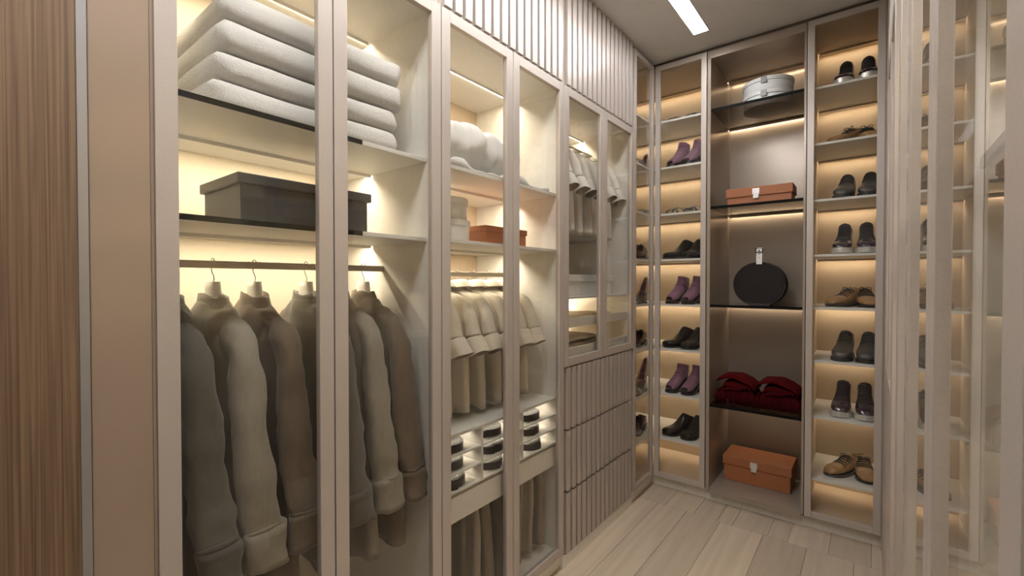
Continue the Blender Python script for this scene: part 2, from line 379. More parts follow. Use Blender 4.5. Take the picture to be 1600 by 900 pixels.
d = door(MK, 0.003, 0.3475, ZD0, ZT, c, sw=0.034)
plinth(ML, YE+0.002, YB+0.06, c); plinth(MK, -0.03, 0.3475, c, u=0.06)
MB().box((-0.10, 2.787, ZT), (-0.02, YB+0.02, CEIL-0.001)).build('top_filler', SHADOW, c)
MB().box((-0.02, YB+0.02, ZT), (0.3475, YB+0.10, CEIL-0.001)).build('top_filler', SHADOW, c)

# open bay in the middle
bay = thing('open_shelving_bay', 'open taupe shelving bay with four smoked glass shelves in the back wall', 'shelving', (0.62, 3.3, 0))
bx(MB(), MK, 0.004, DEP, 0.351, 0.371, ZD0, ZT-0.05).build('side_panel', BAYM, bay, bevel=0.001)
bx(MB(), MK, 0.004, DEP, 0.884, 0.896, ZD0, ZT-0.05).build('side_panel', BAYM, bay, bevel=0.001)
bx(MB(), MK, DEP, DEP+0.012, 0.351, 0.896, ZD0, ZT).build('back_panel', BAYM, bay)
bx(MB(), MK, 0.002, DEP, 0.351, 0.896, ZT-0.05, ZT-0.001).build('top_panel', BAYM, bay, bevel=0.001)
bx(MB(), MK, 0.002, DEP, 0.371, 0.884, 0.060, 0.094).build('bottom_panel', BAYM, bay, bevel=0.001)
bx(MB(), MK, 0.05, 0.068, 0.3475, 0.898, 0, 0.0595).build('plinth', PLINTH, bay)
bx(MB(), MK, 0.02, 0.10, 0.3475, 0.898, ZT, CEIL-0.001).build('top_filler', SHADOW, bay)
led(MK, DEP-LOFF-0.014, DEP-LOFF, 0.375, 0.88, ZT-0.05, bay, LEDB)
BZ = (2.567, 1.935, 1.296, 0.645)
for z in BZ:
    s = bx(MB(), MK, 0.016, DEP-0.032, 0.3715, 0.8835, z-0.012, z).build('shelf', SMOKE, bay); s['label'] = 'smoked glass shelf'
    bx(MB(), MK, 0.012, 0.0158, 0.3715, 0.8835, z-0.016, z+0.001).build('edge_strip', DARK, s)
    bx(MB(), MK, DEP-0.0315, DEP-0.001, 0.3715, 0.8835, z-0.014, z).build('light_bar', BAYM, s)
    led(MK, DEP-0.024, DEP-0.010, 0.375, 0.88, z-0.014, s, LEDB)

# right-hand shoe cabinet
rc = thing('shoe_cabinet', 'narrow shoe cabinet at the right end of back wall, one glass door, eight pale shelves', 'shoe cabinet', (1.07, 3.3, 0))
carcass(MK, 0.898, 1.251, ZD0, ZT, rc, depth=DEP, side=LINEN, back=LINEN, top=LINEN, bot=LINEN, t=0.016)
led(MK, DEP-LOFF-0.014, DEP-LOFF, 0.92, 1.23, ZT-0.016, rc, LEDB)
RZ = (2.565, 2.243, 1.920, 1.604, 1.300, 0.992, 0.668, 0.306)
for z in RZ: shelf(MK, 0.03, DEP-0.001, 0.9145, 1.2345, z, rc, lm=LEDB)
door(MK, 0.898, 1.251, ZD0, ZT, rc, sw=0.034)
plinth(MK, 0.898, 1.251, rc, u=0.06)
bx(MB(), MK, 0.006, 0.02, 1.2493, 1.2528, 0.0, ZT).build('scribe_strip', FRAME, rc)
bx(MB(), MK, 0.02, 0.10, 0.898, 1.251, ZT, CEIL-0.001).build('top_filler', SHADOW, rc)

# ================================================================== things on the shelves
def ring_sup(cx, cy, z, a, b, n=28, p=0.7, ph=0.0):
    return [(cx+a*sgnpow(math.cos(2*PI*k/n+ph), p), cy+b*sgnpow(math.sin(2*PI*k/n+ph), p), z) for k in range(n)]
def wrinkle(mb, amp, freq, seed=0.0, zs=1.0):
    s = Vector((seed*3.1, seed*1.7, seed*2.3))
    mb.v = [tuple(Vector(p)+noise.noise_vector(Vector((p[0]*freq, p[1]*freq, p[2]*freq*zs))+s)*amp) for p in mb.v]

# ---- towels
TERRY = mat('white_terry', (0.80, 0.785, 0.76), 0.95, 0, 0.15, 0, bump=1.0, bscale=330, bdist=0.005, sheen=0.3)
def towel(y0, y1, x0, x1, z0, h, label, seed):
    """Folded bath towel: layers wrapped round a soft front fold, ends showing the folded layers."""
    m = MB(); N = 40; prof = []
    d = x0-x1
    # closed outline in the x-z plane, front fold rounded and slightly pinched between its two layers
    pts = [(x1, 0.003), (x1+0.1*d, 0), (x1+0.6*d, 0.0), (x0-0.035, 0.0), (x0-0.010, 0.008), (x0, 0.28*h), (x0+0.002, 0.5*h), (x0-0.001, 0.74*h), (x0-0.012, 0.93*h), (x0-0.04, 1.0*h), (x1+0.6*d, 1.0*h), (x1+0.1*d, 0.98*h), (x1, 0.94*h)]
    prof = spl(pts, 4)
    rings = []
    for i in range(N+1):
        t = i/N; y = y0+(y1-y0)*t
        e = min(1.0, min(t, 1-t)*22); e = math.sqrt(max(0.0, 1-(1-e)**2))
        sq = 0.62+0.38*e
        r = []
        for (x, z) in prof:
            zc = z-h/2; lift = 0.010*math.sin(PI*t)*-1*(z/h)
            r.append((x-(1-e)*0.018*(1 if x > x0-0.1 else 0), y+0.006*math.sin(z*60+seed), z0+h/2*0+(h/2+zc*sq)*1.0+lift*0.5+0.004*noise.noise(Vector((x*7, y*7, z*9+seed*5)))*(0.0 if z < 0.01 else 1.0)))
        rings.append(r)
    m.loft(rings)
    o = m.build('towel', TERRY, smooth=True, org=Vector(((x0+x1)/2, (y0+y1)/2, z0)))
    return tag(o, label, 'towel', 'folded towels on the upper shelf')
TG = [('lowest', 0.435, 1.005, 1.8905, 0.074), ('second from bottom', 0.445, 1.010, 1.966, 0.074), ('third from bottom', 0.452, 1.030, 2.042, 0.084), ('topmost', 0.462, 1.030, 2.128, 0.084)]
for i, (n, a, b, z, h) in enumerate(TG):
    towel(a, b, -0.095-0.004*(i % 2), -0.50, z, h, 'folded white terry towel, %s in the stack of four' % n, i)

# ---- lidded boxes
def rect_box(name, x0, x1, y0, y1, z, h, lid_h, m, label, cat, ov=0.006, tab=None, group=None, front='x'):
    t = thing(name, label, cat, ((x0+x1)/2, (y0+y1)/2, z), 0, group)
    MB().box((x0+ov, y0+ov, z), (x1-ov, y1-ov, z+h-0.004)).build('body', m, t, bevel=0.002)
    MB().box((x0, y0, z+h-lid_h), (x1, y1, z+h)).build('lid', m, t, bevel=0.003)
    return t
BLACKB = mat('charcoal_card', (0.032, 0.032, 0.031), 0.5, 0, 0.4, 0.15, (3, 3, 60), 0.1, 300)
rect_box('storage_box', -0.36, -0.085, 0.487, 0.888, 1.6055, 0.126, 0.028, BLACKB, 'long charcoal lidded box on the dark-edged shelf above the coats', 'box', ov=0.010)
ORANGE = mat('orange_leather', (0.40, 0.145, 0.058), 0.5, 0, 0.4, 0.06, (120, 120, 120), 0.15, 350, 0.0004)
WHITEL = mat('white_leather', (0.80, 0.79, 0.77), 0.45, 0, 0.4, 0.02, (60, 60, 60), 0.08, 300, 0.0004)
WHITEO = mat('white_card', (0.88, 0.875, 0.86), 0.5, 0, 0.4, 0.01, (60, 60, 60))
GREYM = mat('grey_metal', (0.20, 0.19, 0.18), 0.4, 0.4)
SILVER = mat('silver_metal', (0.75, 0.73, 0.70), 0.3, 0.5)
rect_box('lidded_box', -0.30, -0.125, 1.495, 1.80, 1.6075, 0.088, 0.026, ORANGE, 'orange lidded box beside two white round boxes, on the shelf above the shirts', 'box', ov=0.005)
def clasp(t, mp, c, z0, z1, wd, m, label=None):
    # strap clasp: a plate on the lid and a smaller tongue below
    p = MB().box(mp(c-wd/2, 0.005, z0+(z1-z0)*0.42), mp(c+wd/2, -0.001, z1)); p.box(mp(c-wd*0.38, 0.0035, z0), mp(c+wd*0.38, -0.001, z0+(z1-z0)*0.45))
    o = p.build('clasp', m, t, bevel=0.0008)
    if label: o['label'] = label
def leather_box(x0, x1, y0, y1, z, h, label):
    t = rect_box('lidded_box', x0, x1, y0, y1, z, h, 0.058 if h > 0.1 else 0.03, ORANGE, label, 'box', ov=0.008)
    cx = (x0+x1)/2-0.012
    clasp(t, lambda a, u, zz: (a, y0-u, zz), cx, z+h-0.075, z+h-0.012, 0.042, SILVER, 'silver clasp')
    return t
leather_box(0.432, 0.815, 3.27, 3.45, 1.9355, 0.122, 'orange box with silver clasp on the second glass shelf from the top')
tb = leather_box(0.405, 0.812, 3.345, 3.60, 0.0945, 0.165, 'large orange box with silver clasp on the floor of the open bay')

def oval_box(cx, cy, z, a, b, h, label, group, tabdir=(0, -1), m=WHITEO, tm=GREYM, lid=0.026):
    t = thing('oval_box', label, 'box', (cx, cy, z), 0, group)
    n = 48
    E = lambda s, zz: [(cx+(a-s)*math.cos(2*PI*k/n), cy+(b-s)*math.sin(2*PI*k/n), zz) for k in range(n)]
    MB().loft([E(0.007, z), E(0.005, z+0.002), E(0.005, z+h-lid*0.5)]).build('body', m, t, smooth=True)
    MB().loft([E(0.001, z+h-lid), E(0, z+h-lid+0.001), E(0, z+h-0.003), E(0.002, z+h-0.0008), E(0.006, z+h)]).build('lid', m, t, smooth=False)
    dx, dy = tabdir
    # tab hanging over the lid front
    ang = math.atan2(dy, dx); ca, sa = math.cos(ang), math.sin(ang); rr = math.hypot(a*ca, b*sa)
    tw = 0.0165 if tm is GREYM else 0.011
    p = MB().box((rr-0.003, -tw, z+h-0.042), (rr+0.003, tw, z+h-0.004))
    p.v = [(cx+ca*q-sa*w_, cy+sa*q+ca*w_, zz) for q, w_, zz in p.v]
    p.build('tab', tm, t, bevel=0.001)
    return t
oval_box(0.655, 3.40, 2.568, 0.148, 0.150, 0.092, 'lower white oval box of the two stacked on the top glass shelf', 'white oval boxes in the open bay')
oval_box(0.655, 3.40, 2.6605, 0.148, 0.150, 0.082, 'upper white oval box of the two stacked on the top glass shelf', 'white oval boxes in the open bay')
oval_box(-0.235, 1.355, 1.6075, 0.108, 0.108, 0.098, 'lower white round box with black tab beside the orange box above the shirts', 'white round boxes above the shirts', tabdir=(0.72, -0.69), tm=BLACKB)
oval_box(-0.238, 1.352, 1.706, 0.102, 0.102, 0.092, 'upper white round box with black tab, stacked beside the orange box above the shirts', 'white round boxes above the shirts', tabdir=(0.72, -0.69), tm=BLACKB)

# wide white box in the drawers wardrobe
wb = thing('storage_box', 'wide white lidded box under the hanging shirts, above the pull-out trays', 'box', (-0.25, 2.4, 1.3685))
MB().box((-0.40, 2.065, 1.3685), (-0.108, 2.680, 1.470)).build('body', WHITEL, wb, bevel=0.002)
MB().box((-0.41, 2.055, 1.448), (-0.100, 2.690, 1.486)).build('lid', WHITEL, wb, bevel=0.003)
MB().box((-0.108, 2.30, 1.3695), (-0.1055, 2.42, 1.447)).build('front_strap', WHITEL, wb, bevel=0.0005)

# ---- round black bag
BAGM = mat('black_brown_felt', (0.017, 0.012, 0.011), 0.8, 0, 0.3, 0.2, (300, 300, 300), 0.3, 400, 0.0005)
BAGT = mat('dark_leather', (0.028, 0.024, 0.022), 0.4, 0, 0.4)
bag = thing('round_bag', 'round black hat bag with white buckled strap standing on the third glass shelf', 'bag', (0.640, 3.32, 1.297))
def disc_ring(cx, cz, r, y, flat, n=64):
    return [(cx+r*math.cos(2*PI*k/n), y, max(cz+r*0.955*math.sin(2*PI*k/n), flat)) for k in range(n)]
BX, BZc, BR = 0.632, 1.430, 0.150
MB().loft([disc_ring(BX, BZc, BR-0.006, 3.268, 1.3015), disc_ring(BX, BZc, BR-0.001, 3.271, 1.299), disc_ring(BX, BZc, BR-0.001, 3.365, 1.299), disc_ring(BX, BZc, BR-0.006, 3.368, 1.3015)]).build('body', BAGM, bag)
for y in (3.268, 3.368):
    MB().tube([(BX+(BR-0.002)*math.cos(2*PI*k/48), y, max(BZc+(BR-0.002)*0.955*math.sin(2*PI*k/48), 1.301)) for k in range(49)], 0.003, 6).build('piping', BAGT, bag, smooth=True)
# strap: a loop standing up from the top, front tail with holes, black buckle
ST = [(0.0, 3.262, 1.558), (0.0, 3.262, 1.60), (0.0, 3.264, 1.640), (0.0, 3.275, 1.660), (0.0, 3.300, 1.664), (0.0, 3.325, 1.655), (0.0, 3.345, 1.62), (0.0, 3.352, 1.574)]
sp = spl(ST, 4); m = MB()
m.loft([[(BX+0.002-0.0165, p[1], p[2]), (BX+0.002+0.0165, p[1], p[2]), (BX+0.002+0.0165, p[1]+0.003, p[2]+0.0015), (BX+0.002-0.0165, p[1]+0.003, p[2]+0.0015)] for p in sp])
stp = m.build('strap', WHITEL, bag, smooth=False); stp['label'] = 'white leather strap'
m = MB(); zc = 1.648
m.box((BX-0.019, 3.257, zc-0.013), (BX-0.015, 3.261, zc+0.012)); m.box((BX+0.019, 3.257, zc-0.013), (BX+0.023, 3.261, zc+0.012)); m.box((BX-0.019, 3.257, zc-0.016), (BX+0.023, 3.261, zc-0.011)); m.box((BX-0.019, 3.257, zc+0.009), (BX+0.023, 3.261, zc+0.012)); m.box((BX, 3.256, zc-0.012), (BX+0.004, 3.260, zc+0.003))
m.build('buckle', DARK, stp)
m = MB()
for zz in (1.622, 1.600): m.box((BX+0.0005, 3.2612, zz-0.003), (BX+0.0045, 3.2618, zz+0.003))
m.build('punch_hole', DARK, stp)
MB().box((BX-0.055, 3.262, 1.2965), (BX+0.055, 3.374, 1.2995)).build('foot', BAGT, bag)

# ---- red fringed scarves
RED = mat('red_wool', (0.075, 0.0015, 0.003), 0.95, 0, 0.1, 0.2, (200, 200, 200), 0.5, 260, 0.001)
REDD = mat('red_wool_fringe', (0.05, 0.001, 0.002), 0.95, 0, 0.1, 0.15, (200, 200, 200))
def scarf(cx, cy, z, label):
    t = thing('folded_scarf', label, 'scarf', (cx, cy, z), R(-2), 'red fringed scarves')
    O = Vector((0, 0, 0))
    def slab(nm, x0, x1, y0, y1, zb, h, arch, seed, drop=0.0, m=RED):
        mb = MB(); N = 22; rings = []
        for i in range(N+1):
            s = i/N; x = x0+(x1-x0)*s; e = min(1, min(s, 1-s)*9); e = math.sqrt(1-(1-e)**2)
            za = zb+arch*math.sin(PI*(0.12+0.80*s))-drop*s*s
            hh = h*(0.35+0.65*e)
            r = []
            for k in range(20):
                a = 2*PI*k/20
                r.append((x, (y0+y1)/2+(y1-y0)/2*sgnpow(math.cos(a), 0.55), za+hh/2+hh/2*sgnpow(math.sin(a), 0.7)))
            rings.append(r)
        mb.loft(rings); wrinkle(mb, 0.005, 22, seed)
        return mb.build(nm, m, t, smooth=True, org=O)
    slab('fold', -0.105, 0.108, -0.09, 0.12, 0.004, 0.10, 0.008, 1, m=RED)
    slab('fold', -0.085, 0.09, -0.098, 0.11, 0.085, 0.045, 0.020, 2)
    # swirling inner roll between the folds
    mb = MB(); pts = [(-0.07, -0.098, 0.085), (-0.03, -0.106, 0.103), (0.01, -0.107, 0.100), (0.045, -0.104, 0.113), (0.07, -0.098, 0.120)]
    mb.tube(spl(pts, 4), 0.013, 8); pts = [(-0.055, -0.10, 0.115), (-0.02, -0.107, 0.122), (0.02, -0.107, 0.118), (0.05, -0.10, 0.126)]
    mb.tube(spl(pts, 4), 0.010, 8); mb.build('inner_roll', REDD, t, smooth=True, org=O)
    slab('top_fold', -0.118, 0.112, -0.112, 0.10, 0.120, 0.026, 0.045, 3, 0.028)
    # fringe: one strand after another round the front and the two ends
    fr = MB(); rnd = random.Random(int(cx*1000))
    for k in range(150):
        s = k/149
        if s < 0.14: x = -0.118; y = 0.06-0.15*s/0.14; top = 0.075
        elif s > 0.86: x = 0.118; y = -0.09+0.15*(s-0.86)/0.14; top = 0.080
        else: x = -0.118+0.236*(s-0.14)/0.72; y = -0.100; top = 0.070+0.028*math.sin(PI*(s-0.14)/0.72)
        ox = rnd.uniform(-0.012, 0.012)+(0.014 if s > 0.86 else -0.014 if s < 0.14 else 0); oy = rnd.uniform(-0.020, -0.006)
        zt = top+rnd.uniform(-0.006, 0.006)
        fr.tube([(x, y, zt), (x+ox*0.5, y+oy*0.8, zt*0.55), (x+ox, y+oy, 0.0025)], [0.0022, 0.0030, 0.0018], 5)
    f = fr.build('fringe', REDD, t, smooth=True, org=O); f['kind'] = 'stuff'
    return t
scarf(0.512, 3.33, 0.6455, 'left red fringed scarf, folded, on the lowest glass shelf')
scarf(0.752, 3.33, 0.6455, 'right red fringed scarf, folded, on the lowest glass shelf')

# ---- pillow and throw on the shirts wardrobe's upper shelf
QUILT = mat('white_quilt', (0.84, 0.83, 0.81), 0.85, 0, 0.2, 0, bump=0.25, bscale=60, bdist=0.003, sheen=0.3)
THROW = mat('grey_throw', (0.60, 0.59, 0.57), 0.9, 0, 0.2, 0, bump=0.3, bscale=120, bdist=0.002, sheen=0.3)
def cushion(cx, cy, z, a, b, h, seed):
    mb = MB(); N = 40; K = 36; rings = []
    for i in range(N+1):
        v = -1+2*i/N; s = (1-abs(v)**2.6)**0.45 if abs(v) < 1 else 0.0
        r = []
        for k in range(K):
            an = 2*PI*k/K
            hx = a*(0.80+0.2*s)*s*sgnpow(math.cos(an), 0.75); hz = h*s*sgnpow(math.sin(an), 0.85)
            crease = 1-0.05*math.sin(v*15+seed)*abs(math.cos(an))-0.07*max(0, math.sin(v*23+an*2+seed))
            r.append((cx+hx*crease, cy+b*v, z+h*1.0+hz*crease*(1.0-0.30*v)))
        rings.append(r)
    mb.loft(rings); wrinkle(mb, 0.026, 7, seed); wrinkle(mb, 0.010, 17, seed+1)
    return mb
cu = cushion(-0.26, 1.475, 1.885, 0.165, 0.345, 0.098, 1.0)
zmin = min(p[2] for p in cu.v); cu.v = [(x, y, zz-zmin+1.912) for x, y, zz in cu.v]
o = cu.build('pillow', QUILT, smooth=True, org=Vector((-0.26, 1.475, 1.912))); tag(o, 'puffy white pillow lying on the grey throw on the upper shelf', 'pillow')
mb = MB(); G = 44; H = 18; tv = []
for layer in (0, 1):
    rings = []
    for i in range(G+1):
        y = 1.142+0.728*i/G; r = []
        for j in range(H+1):
            x = -0.044-0.44*j/H
            fold = (0.024*max(0, math.sin(y*17+x*16))+0.012*max(0, math.sin(y*31-x*9)))*max(0, 1-j/4.5)+0.006*max(0, noise.noise(Vector((y*9, x*9, 3))))*(1 if j < 9 else 0.3)
            edge = 0.012*noise.noise(Vector((y*12, 5, 0))) if j == 0 else 0
            r.append((x+edge, y, 1.8845+(0.006+min(fold, 0.017 if j > 3 else 0.032) if layer else 0.0)))
        rings.append(r)
    n = len(mb.v); 
    for r in rings: mb.v += r
    for i in range(G):
        for j in range(H):
            a = n+i*(H+1)+j; mb.f.append((a, a+1, a+H+2, a+H+1))
n0, n1 = 0, (G+1)*(H+1)
for i in range(G):
    for j in (0, H): a = i*(H+1)+j; mb.f.append((a, a+H+1, n1+a+H+1, n1+a))
for j in range(H):
    for i in (0, G): a = i*(H+1)+j; mb.f.append((a, a+1, n1+a+1, n1+a))
o = mb.build('throw_blanket', THROW, smooth=True, org=Vector((-0.26, 1.48, 1.885))); tag(o, 'thin rumpled light grey throw spread under the puffy white pillow', 'blanket')

# ---- folded garments on the trays
BEIGE = mat('beige_knit', (0.52, 0.44, 0.33), 0.9, 0, 0.2, 0.06, (90, 90, 90), 0.3, 260, 0.001, sheen=0.3)
CREAMK = mat('cream_knit', (0.66, 0.60, 0.49), 0.9, 0, 0.2, 0.04, (90, 90, 90), 0.3, 260, 0.001, sheen=0.3)
def folded(name, x0, x1, y0, y1, z, h, m, label, seed, cat='sweater', taper=0.0):
    mb = MB(); N = 30; K = 28; rings = []
    for i in range(N+1):
        s = i/N; y = y0+(y1-y0)*s; e = min(1, min(s, 1-s)*10); e = math.sqrt(1-(1-e)**2)
        hh = h*(0.45+0.55*e)*(1-taper*s)
        r = []
        for k in range(K):
            a = 2*PI*k/K
            r.append(((x0+x1)/2+(x0-x1)/2*sgnpow(math.cos(a), 0.5)*(0.93+0.07*e), y, z+hh/2+hh/2*sgnpow(math.sin(a), 0.8)+0.0))
        rings.append(r)
    mb.loft(rings); wrinkle(mb, 0.006, 12, seed)
    zm = min(p[2] for p in mb.v); mb.v = [(a, b, max(c-zm+z, z)) for a, b, c in mb.v]
    o = mb.build(name, m, smooth=True, org=Vector(((x0+x1)/2, (y0+y1)/2, z))); return tag(o, label, cat, 'folded knitwear on the trays')
folded('folded_sweater', -0.085, -0.36, 2.02, 2.40, 1.2155, 0.040, BEIGE, 'flat beige sweater folded on the upper pull-out tray, left half', 1)
folded('folded_sweater', -0.085, -0.34, 2.42, 2.68, 1.2155, 0.050, BEIGE, 'folded beige sweater at the right end of the upper pull-out tray', 2, taper=0.2)
folded('folded_sweater', -0.082, -0.38, 2.00, 2.53, 1.0605, 0.045, BEIGE, 'beige sweater folded on the lower pull-out tray, under the cream one', 3)
folded('folded_sweater', -0.088, -0.37, 2.02, 2.50, 1.1065, 0.042, CREAMK, 'cream sweater folded on top of the beige one on the lower pull-out tray', 4, taper=0.35)
folded('folded_sweater', -0.09, -0.34, 2.545, 2.71, 1.0605, 0.035, BEIGE, 'small folded beige garment at the right end of the lower pull-out tray', 5, taper=0.4)

# ---- rolled belts
BELT = mat('black_belt_leather', (0.016, 0.014, 0.013), 0.42, 0, 0.5, 0, bump=0.2, bscale=300)
def belt(cx, cy, z, label, rot=0.0):
    t = MB(); pts = []; turns = 5.0; n = 130
    for i in range(n+1):
        s = i/n; a = rot+2*PI*turns*s; r = 0.014+0.060*s; pts.append((r*math.cos(a), r*math.sin(a), a, s))
    rings = []
    for x, y, a, s in pts:
        nx, ny = math.cos(a)*0.0049, math.sin(a)*0.0049; zz = 0.0
        rings.append([(x-nx, y-ny, zz), (x+nx, y+ny, zz), (x+nx, y+ny, zz+0.031), (x-nx, y-ny, zz+0.031)])
    t.loft(rings)
    r0 = thing('rolled_belt', label, 'belt', (cx, cy, z), 0, 'rolled belts')
    t.build('strap', BELT, r0, org=Vector((0, 0, 0)))
    # buckle tucked in the coil's middle
    b = MB(); b.box((-0.007, -0.002, 0.004), (0.007, 0.002, 0.010)); b.box((-0.007, -0.002, 0.024), (0.007, 0.002, 0.029)); b.box((-0.007, -0.002, 0.010), (-0.004, 0.002, 0.024)); b.box((0.004, -0.002, 0.010), (0.007, 0.002, 0.024))
    b.build('buckle', GREYM, r0, org=Vector((0, 0, 0)))
    return r0
proto = None
for ri, (z, rn) in enumerate(((0.7855, 'top'), (0.7155, 'middle'), (0.6445, 'bottom'))):
    for ci, (y, cn) in enumerate(((1.255, 'left'), (1.500, 'middle'), (1.785, 'right'))):
        lab = 'rolled black leather belt in the %s row, %s column of the organiser' % (rn, cn)
        if proto is None: proto = belt(-0.135, y, z, lab); o = proto
        else: o = copy_tree(proto)
        place(o, (-0.122-0.006*((ri+ci) % 2), y+0.006*(ri-1), z), R(-60+23*ri+11*ci), lab)

# ================================================================== clothes
def cloth(name, c, var=0.08):
    return mat(name, c, 0.9, 0, 0.2, var, (120, 120, 40), 0.35, 240, 0.0012, sheen=0.25)
COATS = [cloth('coat_charcoal', (0.115, 0.109, 0.096)), cloth('coat_taupe', (0.285, 0.255, 0.210)), cloth('coat_brown', (0.165, 0.128, 0.092)), cloth('coat_dark', (0.135, 0.124, 0.106))]
SHIRTM = cloth('cream_shirt', (0.66, 0.60, 0.50), 0.03)
SHIRTW = cloth('white_shirt', (0.70, 0.67, 0.62), 0.03)
INNER_SHADE = mat('shirt_inside_shade', (0.33, 0.28, 0.22), 0.9)  # shade inside the open cuffs, put into a darker cloth colour
HANGW = mat('hanger_white', (0.85, 0.82, 0.76), 0.4)
WIRE = mat('hook_steel', (0.30, 0.29, 0.27), 0.3, 0.8)
def ellring(cx, cy, z, a, b, n=36, p=0.85, fold=0.0, ph=0.0, nf=7, tilt=0.0):
    out = []
    for k in range(n):
        t = 2*PI*k/n; f = 1+fold*math.sin(nf*t+ph)
        x = a*sgnpow(math.cos(t), p); y = b*sgnpow(math.sin(t), p)*f
        out.append((cx+x, cy+y, z+tilt*x))
    return out
def oring(c, t, a, b, n=28, p=0.85, fold=0.0, ph=0.0, nf=3):
    # ellipse square to the direction t (in the x-z plane); b lies along y
    t = Vector((t[0], 0, t[2])).normalized(); e1 = Vector((-t.z, 0, t.x)); e2 = Vector((0, 1, 0)); out = []
    for k in range(n):
        q = 2*PI*k/n; f = 1+fold*math.sin(nf*q+ph)
        out.append(tuple(Vector(c)+e1*(a*sgnpow(math.cos(q), p)*f)+e2*(b*sgnpow(math.sin(q), p)*f)))
    return out
def sleeve_rings(path, s, n, seed, wob=0.04, fold=0.03, p=0.85):
    pp = spl(path, n); rings = []
    for i, q in enumerate(pp):
        q0 = pp[max(i-1, 0)]; q1 = pp[min(i+1, len(pp)-1)]
        t = (s*(q1[0]-q0[0]), 0, q1[2]-q0[2]); wv = 1+wob*math.sin(q[2]*70+seed+s)+wob*0.8*math.sin(q[2]*33+seed*2)
        rings.append(oring((s*q[0], q[1], q[2]), t, q[3]*wv, q[4]*wv, 30, p, fold, seed+q[2]*6))
    return rings
def hanger(yy, zrail, x=-0.32, bulky=True, label='', group=None, rail_h=0.022):
    t = thing('coat_hanger', label, 'hanger', (x, yy, zrail), 0, group)
    O = Vector((0, 0, 0))
    drop = -0.066 if bulky else -0.062
    # hook over the rail
    rr = 0.009
    pts = [(0.013*1.0, 0, -0.006)]
    pts = [(rr*math.cos(a)*1.25, 0, 0.0035+0.0035*0+rr*0.75*math.sin(a)-0.004) for a in [R(d) for d in (-20, 10, 45, 90, 135, 170, 190)]]
    pts = [(p[0], p[1], max(p[2], 0.0022) if abs(p[0]) < 0.007 else p[2]) for p in pts]
    pts += [(-rr*1.25, 0, -0.022), (-0.006, 0.0, -0.034), (0.0, 0.003, drop*0.75), (0, 0, drop-0.002)]
    MB().tube(spl(pts, 3), 0.0016, 6).build('hook', WIRE, t, smooth=True, org=O)
    if bulky:
        # broad flared neck and shoulders
        m = MB(); sec = [(0.027, 0.016, drop+0.004), (0.029, 0.017, drop-0.015), (0.035, 0.016, drop-0.040), (0.042, 0.014, drop-0.062), (0.070, 0.012, drop-0.076), (0.074, 0.011, drop-0.092), (0.03, 0.009, drop-0.10)]
        m.loft([ellring(0, 0, z, a, b, 24, 0.7) for a, b, z in sec])
        m.build('neck', HANGW, t, smooth=True, org=O)
        b = MB()
        for s in (-1, 1): b.tube(spl([(s*0.055, 0, drop-0.085), (s*0.10, 0, drop-0.098), (s*0.145, 0, drop-0.122), (s*0.160, 0, drop-0.134)], 3), 0.008, 8)
        b.build('arm', HANGW, t, smooth=True, org=O)
    else:
        m = MB()
        m.tube([(0, 0, drop), (0.05, 0, drop-0.012), (0.165, 0, drop-0.062), (-0.165, 0, drop-0.062), (-0.05, 0, drop-0.012), (0, 0, drop)], 0.0018, 6); m.build('wire_frame', WIRE, t, smooth=True, org=O)
    return t
